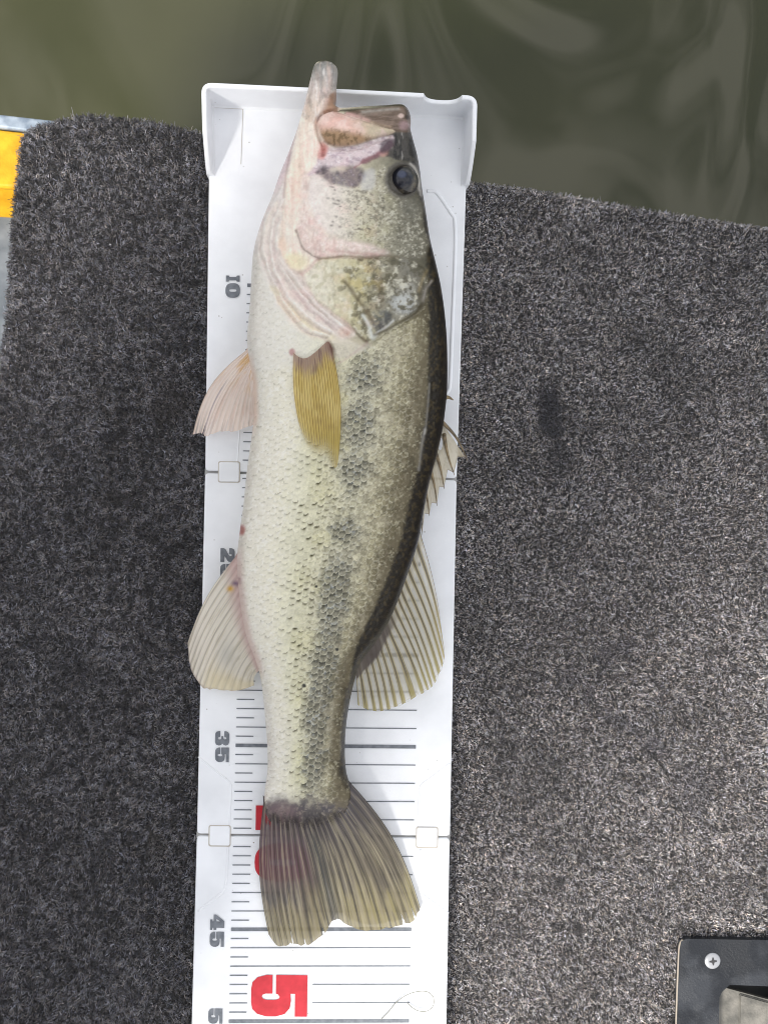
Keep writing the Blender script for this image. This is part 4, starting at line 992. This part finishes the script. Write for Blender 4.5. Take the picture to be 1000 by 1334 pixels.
def c_pelv(u, v, ray, X_, Y_):
    c = cfill(u, (244, 228, 216)); nf = fbm(u * 34, v * 3, 521)
    c = cmix(c, sstep(nf, .5, .66) * .5, (228, 200, 186)); c = cmix(c, sstep(ray, .8, .97) * .6, (246, 236, 228)); c = cmix(c, (1 - sstep(v, .1, .5)) * sstep(fbm(u * 8, v * 4, 523), .4, .6), (232, 196, 150))
    c = cmix(c, np.exp(-((u - .26 + .04 * v) / .02) ** 2) * sstep(v, .3, .5) * .8, (176, 164, 170)); c = cmix(c, 1 - sstep(u, 0, .03), (196, 176, 156)); c = cmix(c, sstep(u, .9, 1) * .6, (236, 190, 160))  # the grey line is a shadow put into the fin's colour
    a = .97 - .35 * sstep(v, .7, 1) * sstep(nf, .4, .6); a = np.where((np.abs(u - .2) < .014 * sstep(v, .86, 1)) & (v > .86), 0, a)
    return with_a(c, a)
fin('pelvic_fin', [(320, 457), (323, 461), (326, 465), (328, 470), (330, 477), (331, 486), (332, 496)], [(251, 566), (263, 564), (269, 568), (286, 562), (304, 562), (321, 557), (335, 551)], 14,
    lambda u, v: .026 - .020 * sstep(v, 0, .8), c_pelv, bow=lambda u: 14 * (1 - u) ** 1.5, v0=-.08, seed=31, label='pale pink fin on the belly behind the gills')
def c_anal(u, v, ray, X_, Y_):
    c = cfill(u, (238, 231, 216)); nf = fbm(u * 40, v * 4, 531)
    c = cmix(c, sstep(nf, .5, .64) * .55, (206, 196, 172)); c = cmix(c, (1 - sstep(ray, .0, .22)) * (.25 + .6 * fbm(u * 12, v * 4, 533)), (166, 158, 148)); c = cmix(c, sstep(ray, .75, .95) * .5, (240, 234, 224))
    c = cmix(c, (1 - sstep(v, .02, .25)) * .8, (206, 174, 170)); c = cmix(c, sstep(v, .55, .9) * sstep(u, .35, .6) * .6, (222, 208, 164)); c = cmix(c, np.exp(-(((u - .6) / .14) ** 2 + ((v - .5) / .18) ** 2)) * .6, (196, 194, 186))
    c = cmix(c, np.exp(-(((X_ - 300) / 4.5) ** 2 + ((Y_ - 767) / 4) ** 2)), (214, 168, 50)); c = cmix(c, np.exp(-(((X_ - 307) / 5) ** 2 + ((Y_ - 760) / 3.4) ** 2)), (120, 92, 116))
    c = cmix(c, sstep(v, .97, 1) * .5, (166, 150, 140)); c = cmix(c, (1 - sstep(u, 0, .015)) * .7, (140, 138, 136))
    return with_a(c, .97 - .12 * sstep(v, .6, 1) * (1 - ray))
fin('anal_fin', [(306, 726), (309, 743), (311, 760), (314, 778), (318, 798), (322, 818), (327, 838), (332, 856), (337, 874)], [(245, 836), (246, 858), (250, 873), (257, 887), (266, 896), (279, 898), (294, 899.5), (312, 899), (331, 893)], 13,
    lambda u, v: .024 - .018 * sstep(v, 0, .8), c_anal, bow=lambda u: 7 * (1 - .6 * u), v0=-.12, seed=41, ridge_h=.0007, label='cream ribbed fin near the tail on the belly side')
def c_pect(u, v, ray, X_, Y_):
    c = cfill(u, (222, 200, 126)); nf = fbm(u * 30, v * 5, 541); nb = fbm(u * 7, v * 9, 543)
    c = cmix(c, sstep(nb, .42, .62) * .6, (198, 170, 84)); c = cmix(c, sstep(v, .55, .9) * .6, (182, 160, 56)); c = cmix(c, (1 - sstep(ray, .0, .25)) * (.35 + .9 * nf), (136, 110, 54)); c = cmix(c, sstep(ray, .75, .97) * .4 * (1 - .6 * v), (226, 204, 134))
    c = cmix(c, .85 * (1 - sstep(v + .16 * (nb - .5), .04, .22)), (168, 142, 134)); c = cmix(c, .6 * (1 - sstep(v, .12, .22)) * sstep(nf, .55, .68), (118, 90, 84)); c = cmix(c, (1 - sstep(v, .02, .12)) * .6 * sstep(u, .7, .9), (112, 70, 68))
    for cx, cy in ((415, 530), (415, 549), (430, 556)): c = cmix(c, .28 * np.exp(-(((X_ - cx) / 6) ** 2 + ((Y_ - cy) / 4) ** 2)), (134, 104, 70))
    c = cmix(c, sstep(u, .955, 1) * .8, (128, 106, 36)); c = cmix(c, (1 - sstep(u, 0, .03)) * .5, (230, 206, 150))
    a = .90 - .70 * sstep(v, .66, 1.0) * (1 - sstep(u, .55, .9)) - .25 * sstep(v, .8, 1)
    return with_a(c, a)
fin('pectoral_fin', [(382, 459), (391, 466), (400, 466), (409, 460), (418, 452), (427, 445), (432, 452)], [(394, 572), (402, 590), (412, 600), (422, 603), (430, 606), (438, 609), (441, 596)], 19,
    lambda u, v: .0017 + .0010 * np.sin(np.pi * np.clip(v, 0, 1)) + .0006 * v, c_pect, bow=lambda u: 5 - 12 * u, v0=0, seed=51, surf=True, ridge_h=.0003, label='golden yellow fin lying flat on the flank behind the gill')
def c_spin(u, v, ray, X_, Y_):
    nf = fbm(u * 24, v * 5, 551)
    c = cfill(u, (222, 212, 186)); c = cmix(c, sstep(nf, .52, .68) * .5, (196, 184, 152)); c = cmix(c, (1 - sstep(v, 0, .2)) * .5, (150, 138, 112)); c = cmix(c, sstep(v, .93, 1) * .6, (128, 118, 102))
    a = .80 + 0 * u
    a = np.where(np.hypot((X_ - 573) / 3.2, (Y_ - 578) / 8.5) < 1, 0, a)
    return with_a(c, a)
sp_base = [(577, 552), (578, 562), (577, 574), (573, 586), (570, 596), (566, 605), (563, 613), (559, 626), (555, 640), (551, 652), (547, 668)]
sp_out = [(606, 596), (596, 595), (591, 616), (583, 612), (578, 635), (572, 634), (569, 656), (562, 655), (559, 670), (553, 669), (549, 696)]
zsp = lambda u, v: .024 - .012 * np.clip(v, 0, 1)
def fin_linear(name, base, outer, zf, colf, **kw):
    global smooth_poly
    keep = smooth_poly
    smooth_poly = lambda p, n=8, closed=True: np.array([np.array(p[k]) * (1 - t) + np.array(p[min(k + 1, len(p) - 1)]) * t for k in range(len(p) - 1) for t in np.arange(n) / n] + [p[-1]], float)
    o = fin(name, base, outer, 5, zf, colf, **kw); smooth_poly = keep; return o
spf = fin_linear('spiny_dorsal_fin', sp_base, sp_out, zsp, c_spin, v0=-.35, seed=61, jag=.4, ridge_h=.0, label='pale spiny front dorsal fin with scalloped edge')
M_spine = mat('fin_spine', L4(112, 98, 76), .45, .5); mottle(M_spine, L4(88, 76, 58), L4(148, 130, 98), 260)
for b, m_, t, r in (((574, 548), (594, 570), (609, 600), .0011), ((578, 566), (583, 592), (591.5, 619), .0011), ((568, 592), (574, 612), (578.5, 637), .0010), ((560, 608), (566, 634), (569, 659), .0009),
                    ((553, 634), (557, 654), (559, 672), .0008), ((545, 650), (550, 674), (549, 697), .0007), ((574, 519.5), (583, 517.5), (590, 521), .0017)):
    cv = smooth_poly([b, m_, t], 8, False); kk = np.linspace(0, 1, len(cv))
    bm = bmesh.new(); tube(bm, [U(cv[k][0], cv[k][1], .0245 - .012 * kk[k]) for k in range(len(cv))], [r * (1.08 - kk[k] * .95) for k in range(len(cv))], 8)
    o = obj('spine', bm_mesh('spine', bm), M_spine, spf, True); o.location = (0, 0, 0)

# ------------------------------------------------------------------ hatch latch set into the carpet
M_bez = mat('latch_plastic', L4(62, 66, 74), .42, .45)
rb = mottle(M_bez, L4(30, 33, 38), L4(52, 55, 60), 46, .44, .56, 14)
nq = N(M_bez, 'ShaderNodeTexNoise', Scale=60.0, Detail=6.0); W(M_bez, pos(M_bez), nq.inputs['Vector'])
mr = N(M_bez, 'ShaderNodeMapRange'); mr.inputs['From Min'].default_value = .42; mr.inputs['From Max'].default_value = .58; mr.inputs['To Min'].default_value = .12; mr.inputs['To Max'].default_value = .55
W(M_bez, nq.outputs['Fac'], mr.inputs['Value']); W(M_bez, mr.outputs['Result'], P(M_bez).inputs['Roughness'])
add_bump(M_bez, 900, .0004)
M_rimw = mat('worn_edge', L4(150, 142, 130), .6); M_cup = mat('latch_cup', L4(112, 110, 104), .5, .4)
mottle(M_cup, L4(96, 95, 90), L4(132, 129, 122), 120); add_bump(M_cup, 700, .0003)
M_screw = mat('screw_steel', L4(168, 170, 174), .38, .5, .5); M_dark = mat('slot_dark', L4(52, 52, 54), .7)
latch = empty('hatch_latch', U(960, 1320, DECK_Z))
tag(latch, 'dark plastic hatch latch with steel screw, set into the carpet', 'latch')
LZ = -0.0062
def L(x, y, z=LZ): return U(x, y, z)
outer_l = [(892, 1223), (1100, 1226.5), (1100, 1420), (878, 1420), (879.5, 1334), (884.5, 1236), (886, 1227.5)]
hole = [(949, 1283), (1060, 1287), (1060, 1420), (934, 1420), (935.5, 1334), (937, 1297)]
bm = bmesh.new()
def V3(p, z): return bm.verts.new(U(p[0], p[1], z))
ou_ = [(893, 1223), (1060, 1226), (1060, 1420), (878.5, 1420), (881, 1334), (884.5, 1238), (886.5, 1227)]
in_ = [(950, 1283), (1040, 1286.5), (1040, 1400), (934.5, 1400), (935.5, 1334), (936.5, 1299), (940, 1292)]
A = [V3(p, LZ) for p in ou_]; B = [V3(p, LZ) for p in in_]
A2 = [bm.verts.new(v.co - Vector((0, 0, .006))) for v in A]; B2 = [bm.verts.new(v.co - Vector((0, 0, .016))) for v in B]
for k in range(7):
    k2 = (k + 1) % 7
    bm.faces.new((A[k], A[k2], B[k2], B[k])); bm.faces.new((A[k2], A[k], A2[k], A2[k2])); bm.faces.new((B[k], B[k2], B2[k2], B2[k]))
ed = [e for e in bm.edges if all(abs(v.co.z - LZ) < 1e-6 for v in e.verts) and len(e.link_faces) == 2 and abs(e.calc_face_angle(0)) > .5]
bmesh.ops.bevel(bm, geom=ed, offset=.0007, segments=3, profile=.5, affect='EDGES')
bez = obj('bezel', bm_mesh('bezel', bm), M_bez, latch)
# worn pale edge along the left flank
bm = bmesh.new(); tube(bm, [U(x_, y_, LZ - .0009) for x_, y_ in smooth_poly([(889, 1224.5), (885.8, 1229), (883.9, 1238), (881.6, 1290), (880.2, 1334), (878, 1420)], 5, False)], [.0009] * 6 + [.0007] * 20, 8)
o = obj('worn_edge', bm_mesh('worn_edge', bm), M_rimw, bez, True); o.location = (0, 0, 0)
# cup floor slopes down towards the far side
bm = bmesh.new()
fl = [U(930, 1283, LZ - .010), U(1044, 1314, LZ - .010), U(1044, 1404, LZ - .0065), U(930, 1404, LZ - .0065)]
bot = [v - Vector((0, 0, .003)) for v in fl]
a = [bm.verts.new(v) for v in fl]; b = [bm.verts.new(v) for v in bot]
bm.faces.new(a); bm.faces.new(b[::-1])
for k in range(4): bm.faces.new((a[k], b[k], b[(k + 1) % 4], a[(k + 1) % 4]))
obj('cup', bm_mesh('cup', bm), M_cup, latch)
bm = bmesh.new()
lit_step = [U(963, 1295, LZ - .0088), U(1044, 1318, LZ - .0088), U(1044, 1404, LZ - .0052), U(961, 1404, LZ - .0052)]  # added low step, shaped as the sunlit part of the cup floor
a = [bm.verts.new(v) for v in lit_step]; b = [bm.verts.new(v - Vector((0, 0, .004))) for v in lit_step]
bm.faces.new(a); bm.faces.new(b[::-1])
for k in range(4): bm.faces.new((a[k], b[k], b[(k + 1) % 4], a[(k + 1) % 4]))
bmesh.ops.bevel(bm, geom=list(bm.edges), offset=.0006, segments=2, affect='EDGES')
obj('lit_floor_step', bm_mesh('lit_floor_step', bm), M_cup, latch)
# screw: countersunk dome with a cross slot
sc = U(927.3, 1251.5, LZ); sr = 10.9 * PXM
bm = bmesh.new(); rings = []
for r_, z_ in ((1.0, -.0004), (1.0, .0003), (.9, .0007), (.6, .00095), (.3, .00105)):
    rings.append([bm.verts.new(sc + Vector((sr * r_ * math.cos(t), sr * r_ * math.sin(t), z_))) for t in [2 * math.pi * k / 36 for k in range(36)]])
for a, b in zip(rings, rings[1:]):
    for k in range(36): bm.faces.new((a[k], a[(k + 1) % 36], b[(k + 1) % 36], b[k]))
bm.faces.new(rings[-1])
screw = obj('screw', bm_mesh('screw', bm), M_screw, latch, True)
cr_ = [(.07, .48), (.15, .15), (.48, .07), (.48, -.07), (.15, -.15), (.07, -.48), (-.07, -.48), (-.15, -.15), (-.48, -.07), (-.48, .07), (-.15, .15), (-.07, .48)]
bm = bmesh.new(); vs = [bm.verts.new(sc + Vector((sr * a * math.cos(.06) - sr * b * math.sin(.06), sr * a * math.sin(.06) + sr * b * math.cos(.06), .0011))) for a, b in cr_]
f = bm.faces.new(vs); r = bmesh.ops.extrude_face_region(bm, geom=[f])
for v in [g for g in r['geom'] if isinstance(g, bmesh.types.BMVert)]: v.co.z += .00008
o = obj('cross_slot', bm_mesh('cross_slot', bm), M_dark, screw); o.location = (0, 0, 0)

# ------------------------------------------------------------------ small things
def line_obj(name, pts, z, r, m, label, cat):
    c = smooth_poly(pts, 8, False); bm = bmesh.new()
    zz = [z] * len(c) if np.isscalar(z) else np.interp(np.linspace(0, 1, len(c)), np.linspace(0, 1, len(z)), z)
    tube(bm, [U(c[k][0], c[k][1], zz[k]) for k in range(len(c))], r, 6)
    return tag(obj(name, bm_mesh(name, bm), m, None, True), label, cat)
line_obj('fishing_line', [(496, 1328), (506, 1318), (516, 1306), (528, 1297), (542, 1292), (556, 1292), (564, 1299), (564, 1310), (556, 1317), (545, 1317), (536, 1312), (530, 1306)], [.0008, .001, .002, .003, .003, .0015, .0008], .00026, M_line,
         'thin clear fishing line looped on the white board near the red number', 'fishing line')
line_obj('fishing_line', [(648, 396), (662, 394.5), (690, 393.5), (716, 393.5), (735, 399), (752, 409), (772, 413), (795, 413), (815, 405), (830, 398)], DECK_Z + .0034, .00010, mat('old_line', L4(150, 150, 148), .4),
         'faint thin strand of fishing line lying across the dark carpet', 'fishing line')

# ------------------------------------------------------------------ the one who takes the picture: stands in the cockpit, back to the sun, shading the fish
M_jack = mat('jacket_cloth', L4(58, 66, 74), .85, .2); mottle(M_jack, L4(50, 58, 66), L4(68, 76, 84), 30); add_bump(M_jack, 60, .004)
M_trou = mat('trouser_cloth', L4(74, 70, 62), .85, .2); mottle(M_trou, L4(64, 61, 54), L4(86, 82, 74), 40)
M_hand = mat('person_skin', L4(196, 152, 128), .5, .4); mottle(M_hand, L4(188, 142, 118), L4(204, 162, 138), 60)
M_boot = mat('boot_rubber', L4(40, 42, 44), .5, .4); M_hair = mat('hair', L4(48, 38, 30), .7, .3); mottle(M_hair, L4(34, 27, 21), L4(66, 52, 40), 200)
def build_person():
    base = Vector((-0.555, -0.515, -0.30)); f = Vector((0.70, 0.71, 0)).normalized(); r_ = Vector((f.y, -f.x, 0)); up = Vector((0, 0, 1))
    def B(fw, rt, h): return base + f * fw + r_ * rt + up * h
    person = empty('person', base)
    tag(person, 'person in dark jacket standing beside the deck, holding a phone over the fish', 'person')
    J = {}; E = []; order = []
    def j(n, p, rad, par=None):
        J[n] = (p, rad); order.append(n)
        if par: E.append((par, n))
    j('pelvis', B(0, 0, .90), (.175, .13)); j('belly', B(.03, 0, 1.06), (.18, .13), 'pelvis'); j('chest', B(.10, 0, 1.26), (.215, .135), 'belly'); j('neck0', B(.16, 0, 1.42), (.085, .08), 'chest')
    j('neck', B(.19, 0, 1.49), (.055, .06), 'neck0'); j('skull', B(.235, 0, 1.575), (.075, .088), 'neck'); j('crown', B(.245, 0, 1.67), (.07, .085), 'skull')
    cw = Vector(CAM)
    for s, nm in ((1, 'r'), (-1, 'l')):
        j('sh' + nm, B(.13, s * .205, 1.36), (.08, .075), 'chest')
        hand = cw + r_ * s * .085 + up * .05 - f * .02
        elb = B(.34, s * (.17 if s > 0 else .29), 1.10)
        j('up' + nm, J['sh' + nm][0].lerp(elb, .5), (.058, .056), 'sh' + nm); j('el' + nm, elb, (.047, .047), 'up' + nm)
        wr = hand - (hand - elb).normalized() * .09
        j('fo' + nm, elb.lerp(wr, .45), (.043, .042), 'el' + nm); j('wr' + nm, wr, (.029, .024), 'fo' + nm); j('pa' + nm, wr.lerp(hand, .55), (.036, .02), 'wr' + nm)
        pd = (hand - wr).normalized(); side = r_ * s
        for k, (o_, ln_) in enumerate(((-.027, .062), (-.009, .072), (.009, .07), (.027, .055))):
            p0 = wr.lerp(hand, .9) + up * o_; p1 = p0 + pd * ln_ * .5 - side * .004; p2 = p1 + pd * ln_ * .3 - side * ln_ * .38
            j(f'f{nm}{k}a', p0, (.0095, .0095), 'pa' + nm); j(f'f{nm}{k}b', p1, (.009, .009), f'f{nm}{k}a'); j(f'f{nm}{k}c', p2, (.0078, .0078), f'f{nm}{k}b')
        t0 = wr.lerp(hand, .5) - side * .03 + up * .01
        j(f't{nm}a', t0, (.011, .011), 'pa' + nm); j(f't{nm}b', t0 + pd * .03 - side * .012 + up * .012, (.0095, .0095), f't{nm}a')
        j('hip' + nm, B(0, s * .095, .84), (.10, .105), 'pelvis'); j('th' + nm, B(.03, s * .11, .66), (.085, .09), 'hip' + nm); j('kn' + nm, B(.05, s * .12, .47), (.06, .065), 'th' + nm)
        j('ca' + nm, B(.015, s * .125, .32), (.056, .062), 'kn' + nm); j('an' + nm, B(0, s * .13, .10), (.042, .045), 'ca' + nm)
        j('he' + nm, B(.01, s * .13, .045), (.042, .044), 'an' + nm); j('to' + nm, B(.17, s * .145, .032), (.045, .032), 'he' + nm)
    me = bpy.data.meshes.new('person_cage'); ix = {k: i for i, k in enumerate(order)}
    me.from_pydata([J[k][0] for k in order], [(ix[a], ix[b]) for a, b in E], [])
    tmp = bpy.data.objects.new('tmp_person', me); C.objects.link(tmp)
    tmp.modifiers.new('skin', 'SKIN'); sub = tmp.modifiers.new('sub', 'SUBSURF'); sub.levels = 2; sub.render_levels = 2
    for k, n_ in enumerate(order):
        d = me.skin_vertices[0].data[k]; d.radius = J[n_][1]; d.use_root = (n_ == 'pelvis')
    dg = bpy.context.evaluated_depsgraph_get(); out = bpy.data.meshes.new_from_object(tmp.evaluated_get(dg)); bpy.data.objects.remove(tmp)
    out.name = 'body'; out.materials.clear()
    for m_ in (M_jack, M_trou, M_hand, M_boot): out.materials.append(m_)
    hands = [J['wrr'][0], J['wrl'][0]]
    for p in out.polygons:
        c = p.center; h = c.z - base.z
        near = min(hands, key=lambda w: (w - c).length); el = J['elr'][0] if near is hands[0] else J['ell'][0]
        if (near - c).length < .25 and (c - near).dot(near - el) > -.002: m_ = 2
        elif h > 1.45 and (c - J['skull'][0]).length < .2: m_ = 2
        elif h < .11: m_ = 3
        elif h < .90: m_ = 1
        else: m_ = 0
        p.material_index = m_; p.use_smooth = True
    obj('body', out, None, person)
    # hair cap with a nape, brow line kept clear of the face
    bm = bmesh.new(); bmesh.ops.create_uvsphere(bm, u_segments=32, v_segments=20, radius=1.0)
    hc = B(.232, 0, 1.635)
    bmesh.ops.delete(bm, geom=[v for v in bm.verts if v.co.z < -.35 + .55 * max(0, v.co.x)], context='VERTS')
    for v in bm.verts:
        k = 1 + .05 * math.sin(9 * v.co.x + 5 * v.co.y) * math.sin(7 * v.co.z)
        v.co = hc + f * v.co.x * .104 * k + r_ * v.co.y * .088 * k + up * v.co.z * .122 * k
    obj('hair', bm_mesh('hair', bm), M_hair, person, True)
    # face: eyes, nose, ears, mouth
    for s in (1, -1):
        bm = bmesh.new(); bmesh.ops.create_uvsphere(bm, u_segments=12, v_segments=8, radius=.0125); bmesh.ops.translate(bm, verts=bm.verts, vec=B(.315, s * .032, 1.605)); obj('eye', bm_mesh('eye', bm), mat('eye_white', L4(70, 60, 54), .2), person, True)
        bm = bmesh.new(); bmesh.ops.create_uvsphere(bm, u_segments=12, v_segments=8, radius=1)
        for v in bm.verts: v.co = B(.225, s * .083, 1.60) + f * v.co.x * .018 + r_ * v.co.y * .009 + up * v.co.z * .03
        obj('ear', bm_mesh('ear', bm), M_hand, person, True)
    bm = bmesh.new(); tube(bm, [B(.318, 0, 1.605), B(.335, 0, 1.585), B(.345, 0, 1.568), B(.325, 0, 1.558)], [.008, .011, .015, .01], 10); obj('nose', bm_mesh('nose', bm), M_hand, person, True)
    bm = bmesh.new(); tube(bm, [B(.305, -.024, 1.527), B(.317, 0, 1.529), B(.305, .024, 1.527)], [.003, .006, .003], 8); obj('mouth', bm_mesh('mouth', bm), mat('lips', L4(168, 104, 94), .5), person, True)
    # phone just behind the lens
    ctr = Vector(CAM) + up * .010
    M_ph = mat('phone_case', L4(28, 29, 32), .35, .5)
    bm = bmesh.new(); bmesh.ops.create_cube(bm, size=1)
    for v in bm.verts: v.co = ctr + Vector(AX_R) * v.co.x * .156 + Vector(AX_U) * v.co.y * .076 + Vector(AX_F) * v.co.z * .008
    bmesh.ops.bevel(bm, geom=list(bm.edges), offset=.003, segments=3, affect='EDGES')
    tag(obj('phone', bm_mesh('phone', bm), M_ph), 'dark phone held level above the fish', 'phone')
build_person()
